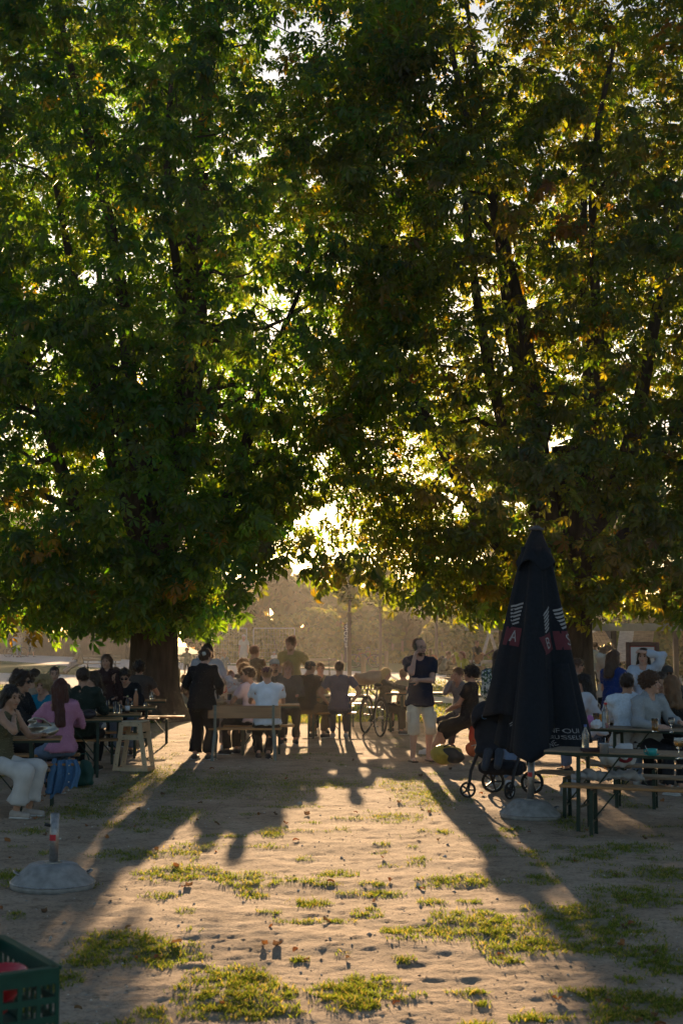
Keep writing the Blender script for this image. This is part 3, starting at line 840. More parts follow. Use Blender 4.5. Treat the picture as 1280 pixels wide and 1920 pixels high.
# wooden posts
postm = mat('weathered_post', (.30, .215, .14), .9, .3, 6, .01, 30, stretch=(1, 1, .15))
for px, py0, py1, r, lb in ((331, 1253, 1330, .085, 'thick round wooden post just right of the left chestnut trunk'), (681, 1231, 1272, .10, 'wooden post below the parked bicycles'), (724, 1221, 1257, .10, 'wooden post between the parked bicycles'),
        (736, 1202, 1240, .07, 'pale wooden stake left of the man on the phone'), (754, 1201, 1238, .07, 'pale wooden stake nearest the head of the man on the phone'), (798, 1201, 1240, .08, 'wooden stake just right of the head of the man on the phone'), (815, 1201, 1246, .08, 'wooden stake left of the person with a backpack'), (641, 1226, 1262, .05, 'thin stake beside the dark banner'),
        (1247, 1203, 1252, .08, 'wooden stake right of the framed picture'), (1257, 1204, 1254, .08, 'wooden stake under the right end of the shelter')):
    X, Y = gp(px, py1); mb = MB(); h = z_at(py0, Y)
    mb.lathe([(r, -.05), (r, h - .03), (r * .7, h), (0, h + .005)], 10); o = mb.build('wooden_post', postm, None, True); o.location = (X, Y, 0)
    tag(o, lb, 'post', 'wooden posts beyond the tables')
# narrow dark banner with white letters
Xb, Yb = gp(650, 1262)
root = empty('beach_flag', (Xb, Yb, 0), 0, 'narrow dark upright banner with white letters by the young tree', 'banner')
MB().tube([(0, 0, 0), (0, 0, 2.3)], .015, 6).build('pole', galv, root)
MB().box((-.02, 0, 1.35), (.22, .012, 1.75)).build('cloth', mat('navy_banner', (.02, .022, .05), .8), root)
whitep = mat('white_print', (.75, .75, .75), .7, .05)
for i, ch in enumerate('SOOL'):
    cu = bpy.data.curves.new('letter', 'FONT'); cu.body = ch; cu.size = .3; cu.align_x = 'CENTER'; cu.extrude = .001
    to = bpy.data.objects.new('letter', cu); col.objects.link(to); dg = bpy.context.evaluated_depsgraph_get()
    me = bpy.data.meshes.new_from_object(to.evaluated_get(dg)); bpy.data.objects.remove(to)
    me.materials.clear(); me.materials.append(whitep)
    o = put(bpy.data.objects.new('letter', me), root); o.location = (-.02, -.010, 1.95 - i * .26); o.rotation_euler = (math.pi / 2, 0, 0)

# park benches on the lawn
slatw = mat('grey_bench_slat', (.32, .25, .18), .8, .25, 5, .004, 40, stretch=(.3, 2, 2))
iron = mat('black_iron', (.02, .02, .022), .5, .2, 20)
def park_bench(X, Y, rz, lb, L=1.7):
    root = empty('park_bench', (X, Y, 0), rz, lb, 'bench', 'park benches on the lawn')
    for k in range(3): MB().box((0, -.05 - .13 * k, .45), (L, .11, .035), bev=.008).build('seat_slat', slatw, root)
    for k in range(2): MB().box((0, .07 + .03 * k, .62 + .15 * k), (L, .035, .12), bev=.008).build('back_slat', slatw, root)
    for s in (-1, 1):
        x = s * L * .36; mb = MB()
        P = [(x, -.36, .02), (x, -.30, .2), (x, -.16, .33), (x, .0, .36), (x, .12, .2), (x, .16, .02)]
        mb.tube(P, .025, 6); mb.tube([(x, -.34, .42), (x, .0, .42), (x, .08, .55), (x, .135, .84)], .02, 6); mb.tube([(x, -.15, .335), (x, -.15, .42)], .02, 6)
        mb.build('leg', iron, root, True)
    return root
xb, yb = gp(190, 1263)
park_bench(xb, yb + .1, rad(4), 'park bench with the old man sitting on it beyond the lawn')
xb, yb = gp(585, 1274); park_bench(xb, yb, rad(176), 'empty pale park bench on the path behind the black cap man', 1.9)

# flat roofed shelter on the right
roofm = mat('pale_roof_edge', (.26, .25, .22), .8, .15, 4)
YS = 50.0
x0, x1 = x_at(886, YS), x_at(1420, YS)
root = empty('garden_shelter', ((x0 + x1) / 2, YS, 0), 0, 'long low flat roofed open shelter behind the right hand tables', 'shelter')
zt, zb = z_at(1169, YS), z_at(1183, YS)
MB().box((0, 1.6, (zt + zb) / 2), (x1 - x0, 3.2, zt - zb), bev=.02).build('roof', roofm, root)
for px in (940, 1151, 1267):
    for dy in (.15, 3.0):
        MB().box((x_at(px, YS + dy) - (x0 + x1) / 2, dy, zb / 2), (.17, .17, zb)).build('post', mat('dark_timber', (.035, .028, .022), .85, .3, 9), root)
# tilted wooden play cubes
plankm = mat('larch_plank', (.34, .25, .17), .85, .3, 7, .004, 40, stretch=(.4, .4, 3))
plank2 = mat('grey_plank', (.42, .40, .37), .85, .2, 7, .004, 40, stretch=(.4, .4, 3))
def play_cube(px, Y, z, dims, rot, lb):
    root = empty('play_cube', (x_at(px, Y), Y, 0), 0, lb, 'play house', 'wooden play cubes')
    R3 = rot; c = Vector((0, 0, z)); w, d, h = dims
    MB().box(c, (w * .97, d * .97, h * .97), rot=R3).build('shell', mat('dark_shell', (.06, .045, .035), .9), root)
    for face in range(3):
        for k in range(7):
            t = (k + .5) / 7 - .5
            if face == 0: cc, dd = (t * w, -d / 2, 0), (w / 7 * .86, .035, h)
            elif face == 1: cc, dd = (-w / 2, t * d, 0), (.035, d / 7 * .86, h)
            else: cc, dd = (t * w, 0, h / 2), (w / 7 * .86, d, .035)
            MB().box(c + R3 @ Vector(cc), dd, rot=R3).build('plank', plank2 if face else plankm, root)
    for s in (-.3, .3): MB().tube([(s * w, 0, 0), (s * w, 0, z)], .06, 6).build('stilt', postm, root)
from mathutils import Euler
play_cube(1124, 58, 1.72, (.85, .85, .62), Euler((rad(20), rad(-24), rad(-28))).to_matrix(), 'small tilted wooden play cube on stilts beside the right chestnut trunk')
play_cube(1190, 60, 1.25, (1.0, 1.0, 1.5), Euler((rad(-4), rad(14), rad(24))).to_matrix(), 'tall tilted wooden play cube behind the framed picture')
# timber swing frame
xs, ys = gp(908, 1262)
root = empty('swing_frame', (xs, ys, 0), 0, 'pale timber A frame swing behind the guitarist', 'swing')
logm = mat('peeled_log', (.42, .38, .32), .85, .2, 5, .005, 30)
for a, b in (((-.35, -.5, 0), (.25, 0, 1.9)), ((.85, .5, 0), (.25, 0, 1.9)), ((2.6, -.5, 0), (2.3, 0, 1.9)), ((2.6, .5, 0), (2.3, 0, 1.9))): MB().tube([a, b], .075, 8).build('strut', logm, root, True)
MB().tube([(.05, 0, 1.93), (2.6, 0, 1.9)], .085, 8).build('crossbeam', logm, root, True)
for k, (px, py, L) in enumerate(((850, 1243, 3.2), (905, 1252, 2.6), (840, 1229, 3.0))):
    X, Y = gp(px, py); o = MB().tube([(-L / 2, 0, .3), (L / 2, .1, .3)], .09, 8)
    o.tube([(-L * .4, 0, 0), (-L * .4, 0, .3)], .05, 6); o.tube([(L * .4, .1, 0), (L * .4, .1, .3)], .05, 6)
    o = o.build('log_rail', logm, None, True); o.location = (X, Y, 0); tag(o, ['low log rail behind the woman with a phone', 'low log rail at the feet of the guitarist', 'farthest low log rail near the play ground'][k], 'rail', 'low log rails')
# ------------------------------------------------------------------ beer garden tables and benches
wood = mat('varnished_board', (.30, .155, .06), .36, .3, 5, .0012, 60, stretch=(.35, 4, 4), coat=.25)
wood_grey = mat('worn_board', (.24, .17, .11), .55, .3, 5, .002, 60, stretch=(.35, 4, 4))
greenm = mat('dark_green_steel', (.012, .028, .02), .42, .2, 20, metal=.3)
greym = mat('grey_green_steel', (.10, .13, .12), .5, .2, 20, metal=.3)
def frame_legs(root, L, W, h, m, inset=.32):
    for s in (-1, 1):
        x = s * (L / 2 - inset); mb = MB()
        for q in (-1, 1): mb.bar((x, q * W * .36, 0), (x, q * W * .30, h - .03), .036, .022)
        mb.bar((x, -W * .34, h * .3), (x, W * .34, h * .3), .02); mb.bar((x, -W * .3, h - .045), (x, W * .3, h - .045), .028)
        mb.build('leg_frame', m, root)
        MB().bar((x, 0, h * .32), (x - s * h * .5, 0, h - .035), .014).build('brace', m, root)
def beer_table(end, rz, lb, L=2.2, W=.5, h=.77, right=True, m=None, back=0):
    """end: photo pixel of the near corner of the table top at its right (or left) end"""
    X, Y = gp(end[0], end[1], h)
    d = Vector((math.cos(rz), math.sin(rz))); n_ = Vector((-d.y, d.x))
    c = Vector((X, Y)) + n_ * (W / 2) + d * (L / 2 * (-1 if right else 1))
    root = empty('beer_table', (c.x, c.y, 0), rz, lb, 'table', 'folding beer tables')
    for k in range(2):
        MB().box((0, (k - .5) * (W / 2), h - .014), (L, W / 2 - .004, .028), bev=.006).build('board', m or wood, root)
    for s in (-1, 1): MB().box((0, s * (W / 2 + .002), h - .030), (L - .02, .012, .026)).build('edge_rail', greenm, root)
    frame_legs(root, L, W, h - .02, greenm)
    return root
def beer_bench(end, rz, lb, L=2.2, W=.25, h=.47, right=True, m=None):
    X, Y = gp(end[0], end[1], h)
    d = Vector((math.cos(rz), math.sin(rz))); n_ = Vector((-d.y, d.x))
    c = Vector((X, Y)) + n_ * (W / 2) + d * (L / 2 * (-1 if right else 1))
    root = empty('beer_bench', (c.x, c.y, 0), rz, lb, 'bench', 'folding beer benches')
    MB().box((0, 0, h - .014), (L, W, .028), bev=.006).build('seat_board', m or wood, root)
    frame_legs(root, L, W, h - .02, greenm, .3)
    return root
a = rad(9)
beer_table((115, 1385), a, 'nearest left beer table carrying the silver handbag')
beer_table((230, 1348), a, 'empty ended beer table behind the woman in pink')
beer_table((265, 1339), rad(6), 'left beer table with tall empty glasses near its right end')
beer_table((293, 1326), rad(6), 'left beer table with the copper flask on it')
beer_table((311, 1313), rad(6), 'farthest left beer table beside the chestnut trunk')
beer_bench((95, 1442), rad(14), 'grey nearest bench at the left edge under the woman in white', m=wood_grey)
beer_bench((150, 1431), a, 'reddish bench tucked under the nearest left table')
beer_bench((150, 1414), a, 'bench on which the woman in pink sits')
beer_bench((222, 1386), a, 'bench below the second left table')
beer_bench((250, 1372), a, 'bench below the table with tall glasses')
beer_bench((298, 1347), rad(5), 'bench under the table with the copper flask')
beer_bench((345, 1343), rad(3), 'bench right in front of the chestnut trunk', L=1.3)
b = rad(-27)
beer_table((1018, 1406), b, 'nearest right beer table with the teal cup and saucer', right=False, m=wood_grey)
beer_bench((1047, 1471), rad(-24), 'orange lit nearest bench at the lower right', right=False)
beer_bench((1003, 1446), b, 'bench on the far side of the nearest right table', right=False, m=wood_grey)
beer_table((1098, 1364), b, 'second right beer table with the glass of beer', right=False, m=wood_grey)
beer_bench((1102, 1432), rad(-20), 'short bench under the second right table with the white bag', right=False, L=1.0, m=wood_grey)
beer_bench((1120, 1392), b, 'bench under the man in the denim jacket', right=False)
beer_table((1080, 1325), rad(-12), 'third right beer table by the woman in royal blue', right=False)
beer_bench((1085, 1364), rad(-12), 'bench of the woman with the dark ponytail', right=False, L=1.0)
# middle
beer_table((562, 1322), rad(2), 'middle beer table with the plastic pitcher', L=1.5)
beer_bench((552, 1360), rad(1), 'bench with sunlit end beside the high backed bench', L=1.1)
beer_table((690, 1304), rad(2), 'beer table in front of the man in the slate tee', L=1.3)
beer_bench((668, 1336), rad(1), 'bench of the black cap man and the slate tee man', L=1.15)
beer_bench((690, 1319), rad(1), 'bench on the far side of the slate tee table', L=1.3)
beer_table((838, 1299), rad(2), 'beer table behind the man on the phone', L=1.15)
beer_bench((762, 1326), rad(3), 'short bench left of the man on the phone', L=.75, right=True)
beer_bench((830, 1316), rad(2), 'bench end right of the man on the phone', L=1.1)
beer_bench((852, 1322), rad(-35), 'small bench left of the person with white socks', L=.9, right=False)
beer_table((848, 1302), rad(-30), 'tilted looking table beyond the person with white socks', L=1.0, right=False)
# benches with a backrest
def back_bench(px0, px1, py_leg, lb, rz, face_away=True):
    X0, Y = gp(px0, py_leg); X1 = x_at(px1, Y); L = X1 - X0
    root = empty('backrest_bench', ((X0 + X1) / 2, Y, 0), rz, lb, 'bench', 'benches with a wooden backrest')
    MB().box((0, .02, .715), (L, .028, .19), bev=.008).build('backrest', mat('backrest_board', (.27, .15, .07), .5, .3, 5, .002, 50, stretch=(.35, 4, 4)), root)
    for k in range(2): MB().box((0, .15 + k * .135, .455), (L, .125, .028), bev=.006).build('seat_board', wood, root)
    for s in (-1, 1):
        x = s * (L / 2 - .11)
        mb = MB(); mb.bar((x + s * .035, -.10, 0), (x, .0, .44), .04, .03); mb.bar((x, .0, .44), (x, .0, .82), .04, .022); mb.build('back_post', greym, root)
        MB().bar((x + s * .02, .34, 0), (x, .27, .44), .035, .03).build('leg', greym, root)
        MB().bar((x, -.02, .43), (x, .29, .43), .03, .02).build('seat_bearer', greym, root)
back_bench(389, 526, 1426, 'high backed wooden bench seen from behind in the middle', rad(0))
back_bench(523, 600, 1378, 'high backed bench half hidden behind the black cap man', rad(0))

# ------------------------------------------------------------------ parasols
conc = mat('cast_concrete', (.27, .265, .255), .95, .25, 14, .004, 90)
steel = mat('brushed_steel', (.33, .32, .31), .5, .25, 30, metal=.85)
redst = mat('red_sticker', (.42, .02, .03), .6, .1)
def parasol_base(root, r, tube_h, tr):
    mb = MB(); mb.lathe([(r, 0), (r + .004, .035), (r, .052), (r * .975, .062), (r * .66, .15), (r * .58, .172), (r * .5, .18), (0, .184)], 32)
    base = mb.build('concrete_base', conc, root, True)
    MB().lathe([(r + .004, .038), (r + .008, .044), (r + .004, .05)], 32).build('steel_rim', steel, base)
    for s in (0, math.pi):
        MB().tube([(r * .80 * math.cos(s), -.05, .10), (r * .92 * math.cos(s), -.03, .125), (r * .92 * math.cos(s), .03, .125), (r * .80 * math.cos(s), .05, .10)], .008, 6).build('carry_handle', steel, base, True)
    MB().lathe([(tr + .03, .18), (tr + .03, .192), (tr, .196)], 20).build('collar', steel, root)
    mb = MB(); mb.lathe([(tr, .18), (tr, tube_h), (tr * .85, tube_h), (tr * .85, tube_h - .05)], 20); t = mb.build('tube', steel, root, True)
    V = [((tr + .0015) * math.cos(a_), (tr + .0015) * math.sin(a_), z_) for z_ in (tube_h - .20, tube_h - .155) for a_ in np.linspace(rad(190), rad(285), 9)]
    MB().add(V, [(i, i + 1, i + 10, i + 9) for i in range(8)]).build('sticker', redst, t)
    return t
X, Y = gp(99, 1664)
root = empty('parasol_base', (X, Y, 0), rad(15), 'empty concrete parasol base with steel tube in the lower left', 'parasol base', ry=rad(1.0))
t = parasol_base(root, .312, .55, .034)
MB().tube([(-.034, 0, .46), (-.075, 0, .47)], .012, 8).build('clamp_screw', iron, t, True)

PXX, PYY = gp(993, 1533)
root = empty('closed_parasol', (PXX, PYY, 0), 0, 'closed black parasol with red and white lettering on a concrete base', 'parasol', ry=rad(1.9))
parasol_base(root, .31, .62, .036)
MB().tube([(0, 0, .6), (0, 0, 2.97)], .024, 12).build('pole', steel, root, True)
cloth = mat('black_canvas', (.008, .011, .017), .85, .25, 30, .0012, 220, spec=.2)
PH = 8
def can_r(phi, z):
    t = (2.72 - z) / (2.72 - .72)
    t = max(0.0, min(1.1, t))
    R0 = .135 + .315 * t ** .92
    w = phi * PH / 2 + .5
    s = math.cos(w * 1.0)
    f = (abs(s) ** .55) * (1 if s > 0 else -1) + .22 * math.cos(2 * w + 1.1)
    amp = .13 + .19 * t
    q = R0 * (1 + amp * f + .05 * math.sin(3 * phi + 1.2) * t + .03 * math.sin(7 * phi + z * 2) * t)
    return q * (1 - .10 * math.sin(phi) * t)
HEM = [(0, .78), (60, .80), (120, .88), (160, 1.0), (200, 1.06), (226, 1.02), (238, .74), (262, .62), (284, .74), (300, .93), (316, .98), (330, .84), (360, .78)]
def can_hem(phi):
    return float(np.interp(math.degrees(phi) % 360, [q[0] for q in HEM], [q[1] for q in HEM]))
def sheet(z_of, r_of, n=144, m=40, thick=.004):
    V = []; F = []
    for i in range(m + 1):
        for k in range(n):
            phi = 2 * math.pi * k / n; z = z_of(phi, i / m); r = r_of(phi, z)
            V.append((r * math.cos(phi), r * math.sin(phi), z))
    for i in range(m + 1):
        for k in range(n):
            phi = 2 * math.pi * k / n; z = z_of(phi, i / m); r = r_of(phi, z) - thick
            V.append((r * math.cos(phi), r * math.sin(phi), z))
    o = (m + 1) * n
    for i in range(m):
        for k in range(n):
            k2 = (k + 1) % n
            F.append((i * n + k2, i * n + k, (i + 1) * n + k, (i + 1) * n + k2)); F.append((o + i * n + k, o + i * n + k2, o + (i + 1) * n + k2, o + (i + 1) * n + k))
    for k in range(n):
        k2 = (k + 1) % n; F.append((m * n + k2, m * n + k, o + m * n + k, o + m * n + k2)); F.append((k, k2, o + k2, o + k))
    return MB().add(V, F)
def inner_r(phi, z): return can_r(phi + .25, z) * (.70 + .2 * max(0, math.cos(phi - rad(325))))
canopy = sheet(lambda phi, t: 2.80 - (2.80 - can_hem(phi)) * t, can_r).build('canopy', cloth, root, True)
# inner fold of the canvas hanging lower
sheet(lambda phi, t: 1.6 - (1.6 - (.70 + .04 * math.sin(3 * phi))) * t, lambda phi, z: inner_r(phi, z), 96, 16).build('inner_fold', cloth, root, True)
sheet(lambda phi, t: 2.985 - (2.985 - (2.60 + .055 * math.cos(phi * 4 + 2.0))) * t, lambda phi, z: .05 + max(0, 2.985 - z) * .42 * (1 + .24 * math.cos(phi * 4 + 2.0 + .4) * (2.985 - z) / .36), 112, 14).build('vent_flap', cloth, root, True)
MB().lathe([(.0, 3.035), (.03, 3.028), (.045, 3.012), (.082, 3.0), (.084, 2.985), (.05, 2.98)], 24).build('finial', mat('dark_cap', (.05, .055, .06), .5), root, True)
MB().tube([(0, 0, .70), (0, 0, .9)], .06, 10).build('runner', iron, root, True)
redp = mat('maroon_print', (.10, .02, .03), .8, .1); whitep2 = mat('white_canvas_print', (.27, .27, .28), .8, .08)
def wrap(V2, phi0, z0, tilt, off, rf=None):
    out = []
    ct, st = math.cos(tilt), math.sin(tilt)
    for u, v in V2:
        u2, v2 = u * ct - v * st, u * st + v * ct
        z = z0 + v2; r0 = .135 + .315 * max(0, (2.72 - z) / 2.0)
        ph = phi0 + u2 / r0
        r = (rf or can_r)(ph, z) + off
        out.append((r * math.cos(ph), r * math.sin(ph), z))
    return out
def print_patch(name, phi0, z0, w, h, tilt, m, off=.004, n=10, skew=0):
    V2 = [(-w / 2 + w * i / n + skew * (j / n - .5), -h / 2 + h * j / n) for j in range(n + 1) for i in range(n + 1)]
    F = [(j * (n + 1) + i, j * (n + 1) + i + 1, (j + 1) * (n + 1) + i + 1, (j + 1) * (n + 1) + i) for j in range(n) for i in range(n)]
    return MB().add(wrap(V2, phi0, z0, tilt, off), F).build(name, m, canopy, True)
def print_text(txt, phi0, z0, size, tilt, m, off=.008, rf=None):
    cu = bpy.data.curves.new('print', 'FONT'); cu.body = txt; cu.size = size; cu.align_x = 'CENTER'; cu.align_y = 'CENTER'; cu.resolution_u = 3
    to = bpy.data.objects.new('print', cu); col.objects.link(to); dg = bpy.context.evaluated_depsgraph_get()
    me = bpy.data.meshes.new_from_object(to.evaluated_get(dg)); bpy.data.objects.remove(to)
    V2 = [(v.co.x * .8, v.co.y) for v in me.vertices]; P = wrap(V2, phi0, z0, tilt, off, rf)
    for v, q in zip(me.vertices, P): v.co = q
    me.materials.clear(); me.materials.append(m)
    return put(bpy.data.objects.new('lettering', me), canopy)
FR = -math.pi / 2      # the side that faces the camera
def logo(phi, z, tilt, letter):
    for k in range(6): print_patch('white_stripe', phi, z + .33 - k * .038, .15 - .012 * k, .019, tilt + .35, whitep2)
    print_patch('maroon_field', phi, z, .185, .19, tilt, redp)
    print_text(letter, phi, z, .17, tilt, whitep2)
logo(FR + .46, 1.80, rad(20), 'B')
logo(FR - 1.12, 1.86, rad(-6), 'A')
logo(FR + 1.28, 1.84, rad(4), 'S')
print_text('ENFOUI', FR + .80, .915, .066, rad(4), whitep2, .006, inner_r)
print_text('BRUSSELS', FR + .82, .85, .056, rad(4), whitep2, .006, inner_r)
print_text('INE', FR - .78, .93, .11, rad(-60), whitep2)
print_text('INE', FR + .66, .77, .08, rad(30), whitep2, .006, inner_r)

# ------------------------------------------------------------------ plywood trestle stool
ply = mat('birch_plywood', (.55, .42, .27), .6, .15, 5, .001, 50, stretch=(3, 3, .4))
ply2 = mat('ply_edge_warm', (.50, .30, .16), .6, .2, 8)
X, Y = gp(244, 1447)
root = empty('plywood_stool', (X, Y, 0), rad(-9), 'tall plywood trapezoid stool on the sunlit grass by the left tables', 'stool')
H_ = .665
def trapezoid(y, name):
    wb, wt, b_ = .25, .155, .062
    def bx(z): return wb + (wt - wb) * z / H_
    o_ = [(-bx(0), 0), (bx(0), 0), (bx(H_), H_), (-bx(H_), H_)]
    mb = MB(); t = .018
    def pl(P):
        n_ = len(P); V = [(x, y - t / 2, z) for x, z in P] + [(x, y + t / 2, z) for x, z in P]
        F = [tuple(range(n_)), tuple(range(2 * n_ - 1, n_ - 1, -1))] + [(i, i + n_, (i + 1) % n_ + n_, (i + 1) % n_) for i in range(n_)]
        mb.add(V, F)
    for s in (-1, 1): pl([(s * bx(0), 0), (s * (bx(0) - b_), 0), (s * (bx(H_) - b_), H_), (s * bx(H_), H_)][::s])
    for z0, z1 in ((0.0, .055), (.43, .50), (.615, H_)):
        pl([(-bx(z0) + b_, z0), (bx(z0) - b_, z0), (bx(z1) - b_, z1), (-bx(z1) + b_, z1)])
    f = mb.build(name, ply, root)
    mb = MB()
    for sx, z in ((-.13, .64), (.13, .64), (-.1, .46), (.1, .46), (-.2, .1), (.2, .1), (-.18, .25), (.18, .25)): mb.lathe([(.006, -.002), (.006, .002)], 8, (0, 0, 0)) if False else mb.box((sx * (1 if z < .5 else .9), y - t / 2 - .001, z), (.01, .004, .01))
    mb.build('screws', iron, f)
trapezoid(0, 'side_frame'); trapezoid(.36, 'side_frame')
for s in (-1, 1):
    MB().bar((s * .24, .01, .02), (s * .24, .35, .02), .018, .05).build('stretcher', ply2, root)
    MB().bar((s * .166, .01, .60), (s * .166, .35, .60), .018, .12).build('side_board', ply2, root)
MB().box((0, .18, H_ + .010), (.32, .39, .018), bev=.004).build('seat', ply, root)

# ------------------------------------------------------------------ crate in the lower left foreground
crm = mat('dark_green_plastic', (.008, .06, .04), .42, .15, 20)
Xc, Yc = -.985, 5.05
def crate(z0, lb):
    root = empty('crate', (Xc, Yc, z0), rad(-58), lb, 'crate', 'stacked plastic crates')
    L, W, Hh, t = .6, .4, .27, .012
    MB().box((-L / 2, -W / 2 + .0, .01), (L - .02, W - .02, .012)).build('bottom', crm, root)
    for nm, a0, a1 in (('side_wall', (0, 0), (-L, 0)), ('side_wall', (0, -W), (-L, -W)), ('end_wall', (0, 0), (0, -W)), ('end_wall', (-L, 0), (-L, -W))):
        A_, B_ = Vector(a0 + (0,)), Vector(a1 + (0,)); d = B_ - A_; ln = d.length; d.normalize()
        mb = MB()
        for z, hh, th in ((.02, .04, t), (.10, .022, t), (.165, .022, t), (.245, .05, t * 1.5)): mb.bar(A_ + Vector((0, 0, z)), B_ + Vector((0, 0, z)), th, hh)
        k = int(ln / .06)
        for i in range(k + 1): mb.bar(A_ + d * (ln * i / k) + Vector((0, 0, .035)), A_ + d * (ln * i / k) + Vector((0, 0, .225)), .016, t * .8, up=(d.y, -d.x, 0))
        w_ = mb.build(nm, crm, root)
        MB().bar(A_ + Vector((0, 0, .27)), B_ + Vector((0, 0, .27)), .034, .012).build('rim', crm, w_)
    return root
zc = z_at(1812, Yc - .0) - .276
crate(zc, 'dark green plastic crate with red dishes in the lower left corner')
crate(zc - .282, 'dark green crate under the top crate in the corner')
zlow = zc - .282
redpl = mat('red_plastic', (.55, .02, .03), .35, .1, 10)
for k, (u, v, zz, tl) in enumerate(((-.17, -.2, .135, .15), (-.2, -.22, .07, .1))):
    mb = MB(); mb.lathe([(0, 0), (.09, .002), (.13, .03), (.165, .075), (.172, .077), (.165, .082), (.125, .04), (.085, .01), (0, .008)], 28)
    o = mb.build('red_dish', redpl, None, True); q = Matrix.Rotation(rad(-58), 3, 'Z') @ Vector((u, v, 0))
    o.location = (Xc + q.x, Yc + q.y, zc + zz); o.rotation_euler = (tl, -.2, 0); tag(o, ['upper red dish lying tilted in the green crate', 'lower red dish at the bottom of the green crate'][k], 'dish', 'red dishes in the crate')
o = MB().box((0, 0, 0), (.75, .75, zlow), bev=.01).build('low_pallet_box', mat('rough_pallet', (.25, .18, .11), .9, .3, 6)); o.location = (Xc - .1, Yc - .3, zlow / 2); tag(o, 'wooden box under the green crates below the lower left corner', 'box')
# ------------------------------------------------------------------ people
SKIN = {'fair': (.48, .27, .19), 'mid': (.38, .21, .135), 'tan': (.32, .18, .11), 'dark': (.10, .055, .035)}
HAIRC = {'black': (.012, .010, .009), 'dark': (.028, .018, .012), 'brown': (.065, .036, .02), 'auburn': (.06, .02, .014), 'blond': (.30, .20, .10), 'grey': (.24, .22, .20), 'sandy': (.16, .10, .055)}
def skin_m(t): return mat('skin_' + t, SKIN[t], .55, .08, 18, .0006, 120, sheen=.4, trans=.05, tcol=(.6, .15, .07))
def hair_m(t): return mat('hair_' + t, HAIRC[t], .5, .35, 40, .002, 160, stretch=(1, 1, .2), trans=.3, tcol=tuple(min(1, c * 5 + q) for c, q in zip(HAIRC[t], (.22, .13, .06))), spec=.35)
def cloth_m(c, kind='cloth'):
    k = 'fabric_%s_%02d_%02d_%02d' % (kind, *[int(x * 99) for x in c])
    if kind == 'denim': return mat(k, c, .85, .12, 40, .001, 300, spec=.2)
    return mat(k, c, .85, .12, 9, .0012, 140, trans=.08, spec=.2)
def fuzz_m(c, k):
    nm = 'fibre_%s_%02d_%02d_%02d' % (k, *[int(x * 99) for x in c])
    if nm in MATS: return MATS[nm]
    q = {'cloth': .5, 'hair': .26}.get(k, .45)
    return mat(nm, tuple(min(.9, x * .55 + q * w) for x, w in zip(c, (1, .9, .75))), .6, .05, 5, trans=.88)
def fibres(V, N, rg, l0, l1, w, axis_out):
    kk = rg.integers(0, len(V), N); c0 = V[kk]; out = unit(axis_out[kk] + rg.normal(0, .5, (N, 3)))
    tan = unit(np.cross(out, rg.normal(size=(N, 3)))) * w; ln = rg.uniform(l0, l1, N)
    return np.stack([c0 - tan, c0 + tan, c0 + out * ln[:, None]], 1).reshape(-1, 3)
def vnormals(V, F):
    n_ = np.zeros_like(V); fn = np.cross(V[F[:, 2]] - V[F[:, 0]], V[F[:, 3]] - V[F[:, 1]])
    for i in range(4): np.add.at(n_, F[:, i], fn)
    return unit(n_)
def fuzzy_obj(name, S, m, m2, parent, res, noise, N, seed, l0=.008, l1=.017, w=.0012):
    V, F = S.mesh(res, (), noise)
    fv = fibres(V, N, np.random.default_rng(seed), l0, l1, w, vnormals(V, F))
    me = mesh_np(name, np.concatenate([V, fv]), [F, np.arange(len(fv)).reshape(-1, 3) + len(V)], m, True)
    me.materials.append(m2)
    mi = np.zeros(len(me.polygons), np.int32); mi[len(F):] = 1; me.polygons.foreach_set('material_index', mi)
    return put(bpy.data.objects.new(name, me), parent)
def V3(*a): return np.array(a, float)
def rot(ax, a):
    return np.array(Matrix.Rotation(a, 3, ax))
def ik(root, target, l1, l2, pole):
    d = target - root; L = np.linalg.norm(d)
    mx = (l1 + l2) * .995
    if L > mx: target = root + d / L * mx; d = target - root; L = mx
    u = d / (L + 1e-9)
    a = (l1 * l1 - l2 * l2 + L * L) / (2 * L); h = math.sqrt(max(l1 * l1 - a * a, 0))
    p = pole - u * float(pole @ u); p = p / (np.linalg.norm(p) + 1e-9)
    return root + u * a + p * h, target
def add_hand(S, w, d, nrm, side, k, curl=.5):
    """palm + four fingers + thumb; w wrist, d pointing direction, nrm palm normal"""
    d = d / np.linalg.norm(d); nrm = nrm - d * float(nrm @ d); nrm = nrm / (np.linalg.norm(nrm) + 1e-9); x = np.cross(d, nrm) * side
    S.ell(w + d * .045 * k, V3(.040, .050, .017) * k, np.stack([x, d, nrm], 1), .012)
    for i, (o, L) in enumerate(((-.029, .062), (-.010, .075), (.010, .080), (.028, .072))):
        a = w + d * .082 * k + x * o * k; m = a + (d * math.cos(curl * .6) + nrm * math.sin(curl * .6)) * L * .5 * k
        e = m + (d * math.cos(curl * 1.9) + nrm * math.sin(curl * 1.9)) * L * .5 * k
        S.cap(a - d * .02 * k, m, .0095 * k, .0085 * k, .004); S.cap(m, e, .0085 * k, .007 * k, .003)
    a = w + d * .025 * k + x * .03 * k; m = a + (x * .75 + d * .55 + nrm * .25) * .042 * k; e = m + (d * .85 + x * .2 + nrm * .35) * .034 * k
    S.cap(a, m, .013 * k, .010 * k, .008); S.cap(m, e, .010 * k, .008 * k, .004)

